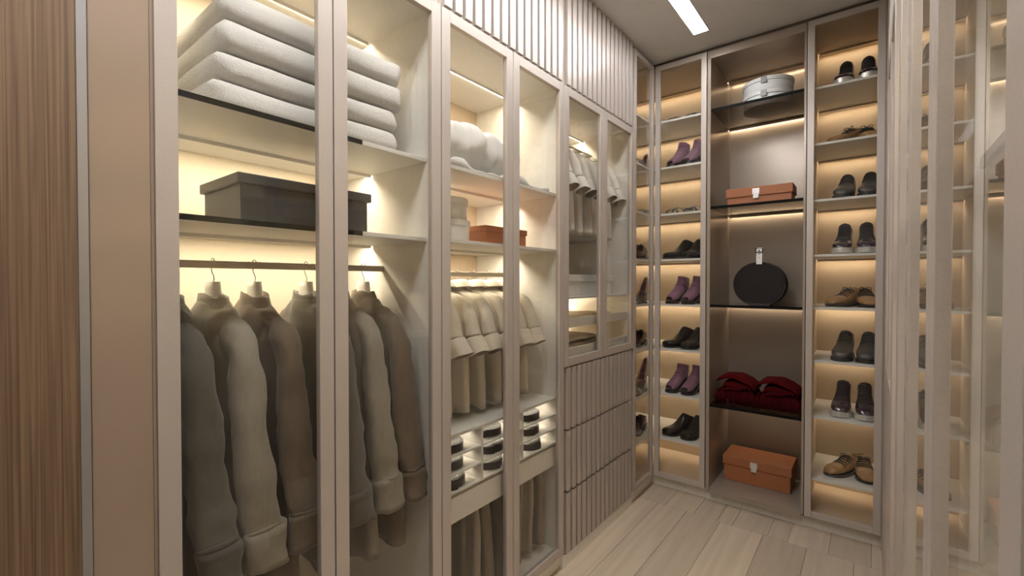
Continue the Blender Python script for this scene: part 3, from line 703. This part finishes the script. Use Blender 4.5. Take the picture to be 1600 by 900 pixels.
def coat(yy, zc, m, label, seed, x=-0.32, lean=0.03):
    """Long-sleeved coat seen from its near sleeve: stand collar, sloping shoulders, hanging sleeves with cuffs."""
    t = thing('coat', label, 'coat', (x, yy, zc), 0, 'coats on the rail')
    O = Vector((0, 0, 0)); rnd = random.Random(seed)
    # (z below collar top, half-width x, half-depth y, fold)
    prof = [(-0.012, 0.066, 0.036, 0), (-0.024, 0.080, 0.040, 0), (-0.040, 0.110, 0.043, 0), (-0.056, 0.145, 0.045, 0.0), (-0.082, 0.180, 0.045, 0.02), (-0.13, 0.196, 0.045, 0.04), (-0.20, 0.196, 0.044, 0.08), (-0.32, 0.190, 0.042, 0.12), (-0.50, 0.190, 0.041, 0.16), (-0.70, 0.195, 0.041, 0.18), (-0.90, 0.200, 0.041, 0.2)]
    pr = spl(prof, 4); mb = MB()
    rings = [ellring(0, lean*max(0, -p[0]-0.1), p[0], p[1], p[2], 56, 0.8, p[3], seed+p[0]*2, 7) for p in pr]
    last = rings[-1]; rings.append([(a*0.95, b*0.85, c+0.02) for a, b, c in last])
    mb.loft(rings, True, True); wrinkle(mb, 0.010, 9, seed, 0.4); wrinkle(mb, 0.005, 28, seed+2, 0.7)
    mb.build('body', m, t, smooth=True, org=O)
    # open stand collar with uneven points
    cb = MB(); rr = []
    for z, a, b in ((-0.034, 0.084, 0.038), (-0.018, 0.068, 0.037), (0.000, 0.055, 0.036), (0.014, 0.049, 0.035), (0.012, 0.045, 0.031), (0.000, 0.044, 0.029)):
        rr.append([(px, py+0.002*math.sin(k)*(1 if z > 0 else 0), z+(0.006*math.sin(k*0.38+seed)-0.10*px if z > 0 else 0)) for k, (px, py, _) in enumerate(ellring(0, 0, z, a, b, 40, 0.85))])
    cb.loft(rr, False, True); cb.build('collar', m, t, smooth=True, org=O)
    for s in (-1, 1):
        path = [(0.085, 0.004, -0.070, 0.026, 0.022), (0.135, 0.004, -0.086, 0.031, 0.029), (0.180, 0.005, -0.116, 0.034, 0.034), (0.206, 0.006, -0.175, 0.034, 0.037), (0.218, 0.008, -0.27, 0.034, 0.040), (0.226, 0.014, -0.40, 0.034, 0.046), (0.233, 0.026, -0.53, 0.034, 0.049), (0.236, 0.034, -0.600, 0.033, 0.049), (0.238, 0.037, -0.612, 0.034, 0.050), (0.242, 0.044, -0.715, 0.035, 0.050)]
        rings = sleeve_rings(path, s, 5, seed); sb = MB()
        ncut = 5*8
        arm = rings[:ncut+1]; cuff = rings[ncut:]
        sb.loft(arm, True, True); wrinkle(sb, 0.010, 10, seed+s, 0.7); wrinkle(sb, 0.0055, 30, seed+s+4, 0.9)
        sb.build('sleeve', m, t, smooth=True, org=O)
        kb = MB(); ring2 = [[(a+(a-s*0.238)*0.02, b+(b-0.04)*0.02, c) for a, b, c in r] for r in cuff]
        inn = [(s*0.24+(a-s*0.24)*0.86, 0.046+(b-0.046)*0.86, c+0.012) for a, b, c in ring2[-1]]
        kb.loft(ring2+[inn], True, True); wrinkle(kb, 0.010, 14, seed+s+1); wrinkle(kb, 0.004, 34, seed+s+1)
        kb.build('cuff', m, t, smooth=True, org=O)
    return t
CO = [(0.395, 0, 'charcoal', 'leftmost on the rail, half hidden by the door frame'), (0.507, 1, 'light taupe', 'second from left on the rail'), (0.622, 2, 'dark brown', 'third from left on the rail'), (0.788, 3, 'dark grey', 'fourth from left, behind the middle door stile'), (0.902, 1, 'light taupe', 'fifth from left, first fully seen through the right door'), (1.012, 2, 'brown', 'rightmost on the rail')]
for i, (y, mi, cn, pos) in enumerate(CO):
    hanger(y, 1.5085, label='white broad-necked coat hanger holding the %s coat %s' % (cn, pos.split(',')[0]), group='coat hangers')
    coat(y, 1.396, COATS[mi], '%s coat hanging %s' % (cn, pos), i*1.37+0.5, lean=0.03)

def shirt(yy, ztop, m, label, seed, hem, x=-0.30, cuffz=-0.215, group=None, sleeve_side=1.0):
    t = thing('shirt', label, 'shirt', (x, yy, ztop), 0, group)
    O = Vector((0, 0, 0)); L = hem-ztop
    prof = [(0.0, 0.048, 0.034, 0), (-0.016, 0.064, 0.038, 0), (-0.032, 0.105, 0.040, 0), (-0.050, 0.142, 0.042, 0), (-0.075, 0.160, 0.042, 0.02), (-0.14, 0.165, 0.040, 0.06), (-0.25, 0.165, 0.036, 0.10), (L*0.65, 0.17, 0.032, 0.14), (L, 0.175, 0.034, 0.16)]
    pr = spl(prof, 4); mb = MB()
    rings = [ellring(0, 0, p[0], p[1], p[2], 48, 0.75, p[3], seed+p[0]*2, 6) for p in pr]
    rings.append([(a*0.97, b*0.8, c+0.015) for a, b, c in rings[-1]])
    mb.loft(rings); wrinkle(mb, 0.005, 10, seed, 0.4); mb.build('body', m, t, smooth=True, org=O)
    # folded-over collar
    cb = MB(); rr = []
    for z, a, b in ((0.002, 0.046, 0.033), (0.026, 0.040, 0.031), (0.030, 0.044, 0.034), (0.018, 0.060, 0.042), (-0.006, 0.078, 0.050)): rr.append(ellring(0, 0, z, a, b, 36, 0.8, tilt=0.10))
    cb.loft(rr, True, False); cb.build('collar', m, t, smooth=True, org=O)
    for s in (-1, 1):
        path = [(0.090, 0.0, -0.046, 0.020, 0.016), (0.125, 0.0, -0.058, 0.025, 0.020), (0.158, 0.0, -0.080, 0.026, 0.022), (0.180, 0.002, -0.12, 0.026, 0.025), (0.192, 0.004, -0.165, 0.026, 0.029), (0.202, 0.006, cuffz+0.012, 0.028, 0.034)]
        sb = MB(); sb.loft(sleeve_rings(path, s, 4, seed, 0.03, 0.05)); wrinkle(sb, 0.004, 16, seed+s); sb.build('sleeve', m, t, smooth=True, org=O)
        # turned-back cuff, flaring to an open end
        kb = MB(); kk = []
        for dz, dx, a, b, p in ((0.006, 0.0, 0.027, 0.035, 0.8), (0.0, 0.0, 0.031, 0.039, 0.75), (-0.035, 0.010, 0.034, 0.043, 0.7), (-0.062, 0.020, 0.036, 0.045, 0.60)):
            kk.append(ellring(s*(0.203+dx), 0.006+dz*-0.12, cuffz+dz, a, b, 28, p, tilt=0.45*s))
        wrk = MB(); kb.loft(kk, True, False); wrinkle(kb, 0.005, 18, seed+s+2)
        k1 = kb.build('cuff', m, t, smooth=True, org=O)
        ib = MB(); end = kk[-1]; c = Vector((s*0.223, 0.013, cuffz-0.062))
        ib.loft([end, [tuple(c+(Vector(q)-c)*0.80+Vector((-s*0.007, 0, 0.016))) for q in end], [tuple(c+(Vector(q)-c)*0.55+Vector((-s*0.014, -0.004, 0.030))) for q in end]], False, True); wrinkle(ib, 0.005, 18, seed+s+2)
        q = ib.build('cuff_inside_shade', INNER_SHADE, k1, smooth=True, org=O); q['label'] = 'inside of the cuff, its shade painted as a darker colour'
    return t
ORD = ('leftmost', 'second from left', 'third from left', 'fourth from left', 'fifth from left', 'rightmost')
for i, y in enumerate((1.280, 1.385, 1.487, 1.598, 1.705, 1.802)):
    hanger(y, 1.4925, x=-0.30, bulky=False, label='thin wire hanger carrying the %s cream shirt above the belts' % ORD[i], group='wire hangers')
    shirt(y, 1.424, SHIRTM, 'cream shirt with turned-back cuffs above the belt organiser, %s' % ORD[i], i*0.9+3, 0.895, group='cream shirts above the belts')
for i, y in enumerate((2.125, 2.243, 2.352, 2.461, 2.590, 2.720)):
    hanger(y, 2.3005, x=-0.30, bulky=False, label='thin wire hanger carrying the %s white shirt beside the corner' % ORD[i], group='wire hangers')
    shirt(y, 2.234, SHIRTW, 'white shirt with turned-back cuffs above the wide white box, %s' % ORD[i], i*1.1+9, 1.715, group='white shirts beside the corner')

# ---- trousers on the lower rail
TROU = [cloth('trousers_brown', (0.215, 0.175, 0.130)), cloth('trousers_taupe', (0.30, 0.255, 0.195)), cloth('trousers_dark', (0.13, 0.11, 0.085))]
def trousers(yy, m, label, seed, hem=0.13):
    t = thing('trousers', label, 'trousers', (-0.215, yy, 0.515), 0, 'trousers on the lower rail')
    O = Vector((0, 0, 0))
    L = hem-0.515
    for s, nm in ((-1, 'leg'), (1, 'leg')):
        pr = spl([(0.014, 0.062, 0.014), (0.0, 0.070, 0.018), (-0.10, 0.072, 0.024), (-0.24, 0.070, 0.027), (L, 0.074, 0.030)], 5)
        mb = MB(); rings = [ellring(s*0.072+0.008*math.sin(p[0]*9+seed), 0.004*math.sin(p[0]*12+seed*2+s), p[0], p[1], p[2], 36, 0.8, 0.22, seed+p[0]*3+s, 5) for p in pr]
        mb.loft(rings); wrinkle(mb, 0.006, 12, seed+s, 0.35); mb.build(nm, m, t, smooth=True, org=O)
    return t
for i, (y, mi, h) in enumerate(((1.215, 2, 0.13), (1.300, 2, 0.13), (1.385, 1, 0.12), (1.465, 0, 0.12), (1.550, 2, 0.14), (1.680, 1, 0.13), (1.765, 1, 0.14), (1.855, 0, 0.15))):
    trousers(y, TROU[mi], '%s trousers hanging under the drawer, %s' % (('brown', 'taupe', 'dark')[mi], ('leftmost', 'second from left', 'third from left', 'fourth from left, beside the door stile', 'fifth from left', 'third from right', 'second from right', 'rightmost')[i]), i*1.3+20, h)

# ================================================================== shoes (toe towards +x, heel at the origin)
def shoe_ring(B, T, w, n=28, p=0.8):
    Bv = Vector((B[0], 0, B[1])); Tv = Vector((T[0], 0, T[1])); c = (Bv+Tv)/2; a = (Tv-Bv)/2
    out = []
    for k in range(n):
        t = 2*PI*k/n
        out.append(tuple(c+a*sgnpow(math.sin(t), p)+Vector((0, w*sgnpow(math.cos(t), p), 0))))
    return out
def halfw(x, L, wmax, toe=0.5):
    # plan half-width of a sole from heel (0) to toe (L)
    s = max(0.0, min(1.0, x/L))
    pts = ((0.0, 0.22), (0.01, 0.36), (0.03, 0.50), (0.06, 0.60), (0.10, 0.66), (0.16, 0.695), (0.22, 0.70), (0.32, 0.695), (0.42, 0.715), (0.52, 0.80), (0.60, 0.89), (0.68, 0.97), (0.74, 1.0), (0.80, 0.985), (0.86, 0.92), (0.905, 0.825), (0.94, 0.71), (0.965, 0.58), (0.985, 0.41), (0.995, 0.25), (1.0, 0.14))
    for (a, b), (c, d) in zip(pts[:-1], pts[1:]):
        if a <= s <= c: return wmax*(b+(d-b)*(s-a)/(c-a))
    return 0.0
def sole_mesh(x0, x1, L, wmax, zbot, ztop, grow=0.003, n=34, off=0.0):
    """Plate between the curves zbot(x) and ztop(x) following the shoe's plan outline."""
    mb = MB(); rings = []
    for i in range(n+1):
        q = i/n; q = 0.5*q+0.25*(1-math.cos(PI*q)); x = x0+(x1-x0)*q; hw = halfw(x, L, wmax)+grow
        if i in (0, n) and (x <= 0.001 or x >= L-0.001): hw *= 0.8
        xx = x+(grow if i == n else -grow if i == 0 else 0); y0 = off*math.sin(PI*x/L)
        rings.append([(xx, y0-hw, zbot(x)), (xx, y0+hw, zbot(x)), (xx, y0+hw, ztop(x)), (xx, y0-hw, ztop(x))])
    return mb.loft(rings)
def make_shoe(name, label, cat, spec, mats, group):
    t = thing(name, label, cat, (0, 0, 0), 0, group); O = Vector((0, 0, 0))
    U, S, LN, LC = mats
    prof = spl([(b[0], b[1], tt[0], tt[1], w) for b, tt, w in spec['prof']], 4)
    rings = [shoe_ring(p[:2], p[2:4], p[4], p=spec.get('p', 0.8)) for p in prof]
    rim = rings[-1]; cc = sum((Vector(q) for q in rim), Vector())/len(rim)
    lip = [tuple(cc+(Vector(q)-cc)*0.93+Vector((0, 0, -0.001))) for q in rim]
    mb = MB(); mb.loft(rings+[lip], spec.get('closed_toe', True), False)
    up = mb.build('upper', U, t, smooth=True, org=O)
    li = MB(); li.loft([lip, [tuple(cc+(Vector(q)-cc)*0.86+Vector((0.004, 0, -0.022))) for q in rim], [tuple(cc+(Vector(q)-cc)*0.7+Vector((0.006, 0, -0.045))) for q in rim]], False, True)
    li.build('lining', LN, t, smooth=True, org=O)
    L, wm = spec['L'], spec['w']
    so = sole_mesh(0, L, L, wm, spec['zb'], spec['zt'], spec.get('grow', 0.003)); s_ = so.build('sole', S[0], t, smooth=True, org=O, bevel=0.0015, seg=2); sharp(s_)
    if spec.get('heel'):
        x1, zt = spec['heel']; hb = sole_mesh(0, x1, L, wm, lambda x: 0.0, zt, spec.get('grow', 0.003)-0.001, 8)
        if spec.get('heel_taper'):
            k = spec['heel_taper']; hb.v = [((x-0.02)*(1-(1-k)*(1-min(1, z/zt(0.0))))+0.02+0.006*(1-min(1, z/zt(0.0))), y*(1-(1-k)*(1-min(1, z/zt(0.0)))), z) for x, y, z in hb.v]
        hb.build('heel', S[1] if len(S) > 1 else S[0], t, org=O, bevel=0.0015, seg=1)
    if spec.get('laces'):
        lb = MB()
        idx = spec['laces']
        for q, i in enumerate(idx):
            r = rings[i]; n = len(r); c = (Vector(r[n//4])+Vector(r[3*n//4]))/2
            sel = [r[(n//4+k) % n] for k in range(-4, 5)]
            nxt = rings[min(i+1, len(rings)-1)]
            sel2 = [nxt[(n//4+k) % n] for k in range(-4, 5)]
            out = lambda v: tuple(Vector(v)+(Vector(v)-c).normalized()*0.0022)
            lb.tube([out(v) for v in sel], 0.0021, 6)
            lb.tube([out(Vector(a).lerp(Vector(b), j/8)) for j, (a, b) in enumerate(zip(sel, sel2))], 0.0021, 6)
        top = Vector(rings[idx[-1]][len(rings[0])//4])
        if spec.get('bow', True):
            for s in (-1, 1):
                lb.tube(spl([tuple(top+Vector((0.002, 0, 0.004))), tuple(top+Vector((0.010, s*0.014, 0.014))), tuple(top+Vector((0.014, s*0.028, 0.008))), tuple(top+Vector((0.012, s*0.022, -0.002))), tuple(top+Vector((0.003, 0, 0.003)))], 3), 0.002, 6)
                lb.tube(spl([tuple(top+Vector((0.002, 0, 0.004))), tuple(top+Vector((0.016, s*0.014, 0.004))), tuple(top+Vector((0.030, s*0.030, -0.020)))], 3), 0.0018, 6)
        lb.build('laces', LC, t, smooth=True, org=O)
        # tongue peeping above the lacing
        r = rings[-1]; n = len(r); tg = MB()
        sel = [Vector(r[(n//4+k) % n]) for k in range(-4, 5)]; h = spec.get('tongue', 0.014)
        tg.loft([[tuple(v+Vector((-0.004, 0, -0.012))) for v in sel], [tuple(v+Vector((0.000, 0, h*(1-abs(k-4)/7)))) for k, v in enumerate(sel)], [tuple(v+Vector((-0.006, 0, h*(1-abs(k-4)/7)-0.002))) for k, v in enumerate(sel)], [tuple(v+Vector((-0.010, 0, -0.012))) for v in sel]], False, False, closed=False)
        tg.build('tongue', U, t, smooth=True, org=O)
    for fn in spec.get('extra', ()): fn(t, rings, mats)
    return t

LEA_TAN = mat('tan_leather', (0.36, 0.20, 0.075), 0.32, 0, 0.5, 0.18, (40, 40, 40), 0.1, 200)
LEA_BLK = mat('black_leather', (0.012, 0.011, 0.010), 0.28, 0, 0.5)
LEA_GREY = mat('grey_brown_leather', (0.055, 0.050, 0.043), 0.42, 0, 0.5, 0.15, (50, 50, 50), 0.1, 200)
LEA_BURG = mat('burgundy_leather', (0.085, 0.022, 0.026), 0.3, 0, 0.5, 0.2, (40, 40, 40))
SUEDE_P = mat('mauve_suede', (0.23, 0.105, 0.165), 0.75, 0, 0.3, 0.12, (90, 90, 90), 0.3, 260, 0.001, sheen=0.3)
PATENT = mat('purple_black_patent', (0.022, 0.008, 0.026), 0.12, 0, 0.7, 0.4, (60, 60, 60), 0.3, 90, 0.002, coat=0.5)
METALS = mat('silver_sole', (0.70, 0.68, 0.64), 0.32, 0.45)
RUBBER = mat('black_rubber', (0.010, 0.010, 0.010), 0.5)
LINING = mat('dark_lining', (0.05, 0.035, 0.025), 0.8)
LINTAN = mat('tan_lining', (0.22, 0.13, 0.06), 0.7)
LACE = mat('black_lace', (0.010, 0.009, 0.009), 0.7)
GOLD = mat('bronze_leather', (0.34, 0.19, 0.07), 0.3, 0.25, 0.5, 0.2, (40, 40, 40))
STRAP = mat('grey_blue_strap', (0.10, 0.12, 0.13), 0.35, 0.1, 0.5)
INSOLE = mat('beige_insole', (0.50, 0.40, 0.28), 0.6)
arch = lambda h, L, tk, toe=0.006: (lambda x: tk+h*max(0.0, 1-max(0.0, x-0.055)/(0.45*L))**1.6+toe*max(0, (x/L-0.72)/0.28)**2)
def heel_under(z): return lambda x: z(x)
def seam(t, rings, mats):
    # toe-cap seam and quarter seam: thin raised welts over the upper
    mb = MB()
    for i, lo, hi in ((10, -1, 15),):
        r = rings[i]; n = len(r); c = (Vector(r[n//4])+Vector(r[3*n//4]))/2
        mb.tube([tuple(Vector(r[k % n])+(Vector(r[k % n])-c).normalized()*0.0006) for k in range(lo, hi)], 0.0012, 5)
    mb.build('seam', mats[0], t, smooth=True, org=Vector((0, 0, 0)))
def zscale(prof, k): return [((b[0], b[1]*(1+(k-1)*min(1, b[1]/0.05))), (t_[0], t_[1]*(1+(k-1)*min(1, t_[1]/0.05))), w_) for b, t_, w_ in prof]
DERBY = dict(L=0.285, w=0.047, p=0.85, prof=[((.281,.014),(.282,.024),.014),((.276,.013),(.274,.040),.028),((.255,.013),(.252,.052),.041),((.22,.013),(.215,.060),.047),((.18,.015),(.182,.070),.046),((.13,.020),(.152,.088),.041),((.08,.028),(.128,.102),.037),((.03,.032),(.112,.108),.034),((.004,.044),(.104,.104),.031),((.0,.060),(.098,.100),.029),((.006,.084),(.092,.100),.026)],
    zb=lambda x: arch(0.024, .285, 0.0)(x) if x > 0.055 else 0.024, zt=lambda x: arch(0.024, .285, 0.012)(x), heel=(0.075, lambda x: 0.026), laces=[15, 17, 19, 21, 23], extra=[seam])
CHUKKA = dict(L=0.285, w=0.050, p=0.82, prof=[((.281,.020),(.281,.034),.014),((.276,.019),(.272,.050),.030),((.255,.019),(.250,.062),.044),((.22,.019),(.212,.072),.050),((.18,.020),(.180,.086),.048),((.13,.022),(.155,.104),.043),((.08,.026),(.135,.122),.040),((.03,.030),(.122,.138),.038),((.002,.048),(.115,.148),.036),((.0,.085),(.110,.152),.034),((.008,.128),(.104,.154),.031)],
    zb=lambda x: 0.0 if x < 0.085 or x > 0.12 else 0.004, zt=lambda x: 0.021+0.004*max(0, 1-x/0.1), laces=[21, 25, 29, 33], bow=False, tongue=0.010, grow=0.004)
SNEAK = dict(L=0.285, w=0.049, p=0.82, prof=[((.278,.030),(.279,.042),.014),((.274,.029),(.270,.056),.030),((.255,.029),(.248,.068),.043),((.22,.029),(.210,.078),.047),((.18,.029),(.178,.094),.045),((.13,.029),(.152,.112),.041),((.08,.029),(.134,.130),.038),((.03,.031),(.122,.148),.037),((.002,.050),(.116,.162),.036),((.0,.10),(.112,.168),.036),((.004,.150),(.108,.172),.035)],
    zb=lambda x: 0.0+0.006*max(0, (x/0.285-0.8)/0.2)**2, zt=lambda x: 0.032+0.004*max(0, (x/0.285-0.8)/0.2)**2, laces=[15, 18, 21, 24, 27, 30, 34, 38], bow=False, tongue=0.018, grow=0.006)
def gore(t, rings, mats):
    # elastic side panels of the slip-on
    mb = MB()
    for s in (-1, 1):
        mb.loft([[(0.045, s*0.036, 0.050), (0.062, s*0.0375, 0.040), (0.075, s*0.0375, 0.050)], [(0.030, s*0.031, 0.085), (0.058, s*0.0325, 0.085), (0.088, s*0.031, 0.092)]], False, False, closed=False)
    mb.build('elastic_gore', RUBBER, t, org=Vector((0, 0, 0)))
CHELSEA = dict(L=0.275, w=0.048, p=0.85, prof=[((.271,.014),(.272,.028),.018),((.266,.013),(.264,.044),.032),((.245,.013),(.242,.052),.044),((.21,.013),(.203,.057),.048),((.17,.016),(.170,.070),.045),((.12,.022),(.143,.097),.040),((.075,.028),(.126,.120),.037),((.03,.032),(.117,.133),.035),((.004,.046),(.111,.139),.033),((.0,.066),(.107,.142),.031),((.004,.102),(.101,.144),.030)],
    zb=lambda x: arch(0.024, .275, 0.0)(x) if x > 0.055 else 0.024, zt=lambda x: arch(0.024, .275, 0.012)(x), heel=(0.072, lambda x: 0.026), extra=[gore])
def peep(t, rings, mats):
    # dark open toe
    r = rings[0]; c = sum((Vector(q) for q in r), Vector())/len(r); mb = MB()
    mb.loft([r, [tuple(c+(Vector(q)-c)*0.8+Vector((-0.02, 0, 0.0))) for q in r]], False, True); mb.build('toe_opening', LINING, t, smooth=True, org=Vector((0, 0, 0)))
    # gathered folds round the shaft
    g = MB()
    for i in (21, 27, 33):
        rr = rings[i]; cc = sum((Vector(q) for q in rr), Vector())/len(rr)
        g.tube([tuple(cc+(Vector(q)-cc)*1.02) for q in rr]+[tuple(cc+(Vector(rr[0])-cc)*1.02)], 0.0032, 6, False)
    g.build('gathered_fold', mats[0], t, smooth=True, org=Vector((0, 0, 0)))
zh = lambda x: 0.018+0.072*max(0.0, 1-max(0.0, x-0.03)/0.115)**1.25
BOOTIE = dict(L=0.205, w=0.042, p=0.85, closed_toe=False, prof=[((.196,.020),(.188,.046),.026),((.178,.019),(.172,.062),.036),((.15,.020),(.148,.078),.041),((.12,.030),(.128,.094),.039),((.085,.050),(.112,.110),.036),((.05,.072),(.100,.124),.034),((.02,.086),(.092,.136),.033),((.002,.10),(.086,.146),.032),((-.004,.125),(.082,.158),.032),((-.006,.15),(.080,.172),.033),((-.006,.172),(.080,.184),.034)],
    zb=lambda x: zh(x)-0.018, zt=lambda x: zh(x), heel=(0.040, lambda x: 0.076), heel_taper=0.62, grow=0.002, extra=[peep])
def make_pump(label, group):
    t = thing('pump_shoe', label, 'shoe', (0, 0, 0), 0, group); O = Vector((0, 0, 0))
    z2 = lambda x: 0.006+0.085*max(0.0, 1-max(0.0, x-0.02)/0.14)**1.2
    sole_mesh(0, .225, .225, .037, lambda x: z2(x)-0.005, z2, 0.001).build('sole', LEA_BLK, t, org=O)
    prof = [((.222,.007),(.222,.014),.010),((.212,.007),(.210,.028),.022),((.185,.008),(.183,.040),.034),((.155,.013),(.152,.048),.036)]
    rings = [shoe_ring(p[:2], p[2:4], p[4]) for p in spl([(b[0], b[1], c[0], c[1], w_) for b, c, w_ in prof], 4)]
    MB().loft(rings, True, False).build('toe_box', GOLD, t, smooth=True, org=O)
    # counter: a wall round the heel rising to a tall back
    mb = MB(); low = []; high = []; n = 30
    for k in range(n+1):
        a = PI*(k/n)-PI/2; s = abs(2*k/n-1)
        x = 0.155*s**1.3-0.004*(1-s); hw = halfw(max(x, 0.004), .225, .037); y = -hw*1.0+2*hw*k/n if s < 0.16 else math.copysign(hw, k-n/2)
        low.append((x, y, z2(max(x, 0)))); high.append((x-0.012*(1-s), y*(0.45+0.5*s), z2(max(x, 0))+0.035+0.075*(1-s)**1.1))
    mb.loft([low, [tuple((Vector(a)+Vector(b))/2+Vector((0, 0.002*(1 if b[1] > 0 else -1), 0))) for a, b in zip(low, high)], high, [tuple(Vector(h)*1.0+Vector((0.003, 0, -0.001))) for h in high], [tuple(Vector(a)+Vector((0.004, 0, 0.001))) for a in low]], False, False, closed=False)
    mb.build('counter', GOLD, t, smooth=True, org=O)
    MB().tube([(0.020, 0, 0.086), (0.010, 0, 0.05), (0.008, 0, 0.0005)], [0.016, 0.008, 0.006], 10).build('heel', GOLD, t, smooth=True, org=O)
    MB().tube([tuple(p) for p in spl([(0.09, -0.030, 0.055), (0.10, -0.018, 0.082), (0.105, 0, 0.09), (0.10, 0.018, 0.082), (0.09, 0.030, 0.055)], 4)], 0.004, 6).build('ankle_strap', GOLD, t, smooth=True, org=O)
    return t
def make_sandal(label, group):
    t = thing('sandal', label, 'sandal', (0, 0, 0), 0, group); O = Vector((0, 0, 0))
    sole_mesh(0, .25, .25, .043, lambda x: 0.0, lambda x: 0.010, 0.001).build('sole', RUBBER, t, org=O)
    sole_mesh(0.004, .246, .25, .041, lambda x: 0.0102, lambda x: 0.0135, 0.0).build('insole', INSOLE, t, org=O)
    for i, (x, h, sk) in enumerate(((0.205, 0.030, 0.018), (0.178, 0.040, -0.020), (0.150, 0.046, 0.020), (0.075, 0.052, -0.012))):
        hw = halfw(x, .25, .043); rings = []
        for k in range(13):
            a = PI*k/12; y = -hw*math.cos(a)*1.02; z = 0.008+h*math.sin(a)**0.8; xx = x+sk*math.cos(a)
            rings.append([(xx-0.008, y, z), (xx+0.008, y, z), (xx+0.008, y*0.95, z-0.003), (xx-0.008, y*0.95, z-0.003)])
        MB().loft(rings).build('strap', STRAP, t, smooth=False, org=O, bevel=0.0008, seg=1)
    rings = []
    for k in range(13):
        a = PI*k/12-PI/2; x = 0.030-0.026*math.cos(a)+0.02*abs(math.sin(a)); y = 0.030*math.sin(a); z = 0.012+0.05*math.cos(a)**0.7*0.9+0.005
        rings.append([(x, y, z-0.007), (x, y, z+0.007), (x+0.003, y*0.93, z+0.007), (x+0.003, y*0.93, z-0.007)])
    MB().loft(rings).build('heel_strap', STRAP, t, org=O)
    return t
BOOTIE['prof'] = [(b, (t_[0], t_[1]*1.06), w_) for b, t_, w_ in BOOTIE['prof']]
PROTO = {}
def get(kind):
    g = {'derby': 'tan lace-up shoes', 'chukka': 'dark grey ankle boots', 'sneaker': 'purple-black high-top trainers', 'chelsea': 'black slip-on shoes', 'bootie': 'mauve peep-toe booties', 'burgundy': 'burgundy lace-up shoes', 'pump': 'bronze pumps in the corner', 'sandal': 'strappy sandals'}[kind]
    if kind in PROTO: return copy_tree(PROTO[kind])
    if kind == 'derby': o = make_shoe('lace_up_shoe', '', 'shoe', DERBY, (LEA_TAN, (LEA_BLK,), LINTAN, LACE), g)
    if kind == 'burgundy': o = make_shoe('lace_up_shoe', '', 'shoe', DERBY, (LEA_BURG, (LEA_BLK,), LINING, LACE), g)
    if kind == 'chukka': o = make_shoe('ankle_boot', '', 'boot', CHUKKA, (LEA_GREY, (RUBBER,), LINING, LACE), g)
    if kind == 'sneaker': o = make_shoe('high_top_trainer', '', 'trainer', SNEAK, (PATENT, (METALS,), LINING, LACE), g)
    if kind == 'chelsea': o = make_shoe('slip_on_shoe', '', 'shoe', CHELSEA, (LEA_BLK, (RUBBER,), LINING, LACE), g)
    if kind == 'bootie': o = make_shoe('peep_toe_bootie', '', 'bootie', BOOTIE, (SUEDE_P, (LEA_BLK,), LINING, LACE), g)
    if kind == 'pump': o = make_pump('', g)
    if kind == 'sandal': o = make_sandal('', g)
    PROTO[kind] = o; return o
def put(kind, toe, heading, z, label):
    """Stand a shoe with its toe tip at toe=(x, y); heading = direction the toe points, degrees from +x."""
    L = {'derby': .285, 'burgundy': .285, 'chukka': .285, 'sneaker': .285, 'chelsea': .275, 'bootie': .205, 'pump': .225, 'sandal': .25}[kind]
    o = get(kind); a = R(heading)
    place(o, (toe[0]-L*math.cos(a), toe[1]-L*math.sin(a), z+0.0006), a, label)
ORDN = ('top', 'second', 'third', 'fourth', 'fifth', 'sixth', 'seventh', 'lowest')
KN = {'derby': 'tan lace-up shoe', 'chukka': 'dark grey laced ankle boot', 'sneaker': 'purple-black high-top trainer', 'chelsea': 'black leather slip-on shoe', 'bootie': 'mauve peep-toe bootie', 'sandal': 'strappy grey-blue sandal', 'pump': 'bronze high-heeled pump', 'burgundy': 'burgundy lace-up shoe'}
# right-hand shoe cabinet
RK = ('sneaker', 'derby', 'chukka', 'sneaker', 'derby', 'chukka', 'sneaker', 'derby')
for i, (k, z) in enumerate(zip(RK, RZ)):
    if k == 'derby':
        a, b = ((1.000, 3.235), -128), ((1.195, 3.235), -80)
    elif k == 'chukka':
        a, b = ((1.060, 3.185), -96), ((1.178, 3.185), -93)
    else:
        a, b = ((1.060, 3.190), -93), ((1.180, 3.190), -88)
    for (p, h), sd in ((a, 'left'), (b, 'right')):
        put(k, p, h, z, '%s, %s one of pair on %s shelf of right shoe cabinet' % (KN[k], sd, ORDN[i]))
# back column of the corner cabinet
LK = ('sandal', 'bootie', 'sandal', 'chelsea', 'bootie', 'chelsea', 'bootie', 'chelsea')
for i, (k, z) in enumerate(zip(LK, SZ)):
    if k == 'chelsea': a, b = ((0.048, 3.200), -122), ((0.192, 3.185), -104)
    elif k == 'bootie': a, b = ((0.078, 3.185), -110), ((0.190, 3.180), -108)
    else: a, b = ((0.062, 3.205), -118), ((0.190, 3.200), -118)
    for (p, h), sd in ((a, 'left'), (b, 'right')):
        put(k, p, h, z, '%s, %s one of pair on %s shelf behind the back glass door' % (KN[k], sd, ORDN[i]))
# shoes in the corner, seen through the side glass door
for i, k in ((1, 'pump'), (3, 'burgundy'), (4, 'pump'), (5, 'burgundy'), (6, 'pump'), (7, 'burgundy')):
    z = SZ[i]
    put(k, (-0.158, 3.20) if k == 'pump' else (-0.122, 3.03), -86, z, '%s in the corner on %s shelf, seen through the side glass door' % (KN[k], ORDN[i]))
    if k == 'pump': put('sandal', (-0.085, 2.925), -90, z, 'strappy grey-blue sandal beside the bronze pump on %s corner shelf' % ORDN[i])
put('sandal', (-0.110, 3.10), -86, SZ[2], 'strappy grey-blue sandal in the corner on third shelf, seen through the side glass door')
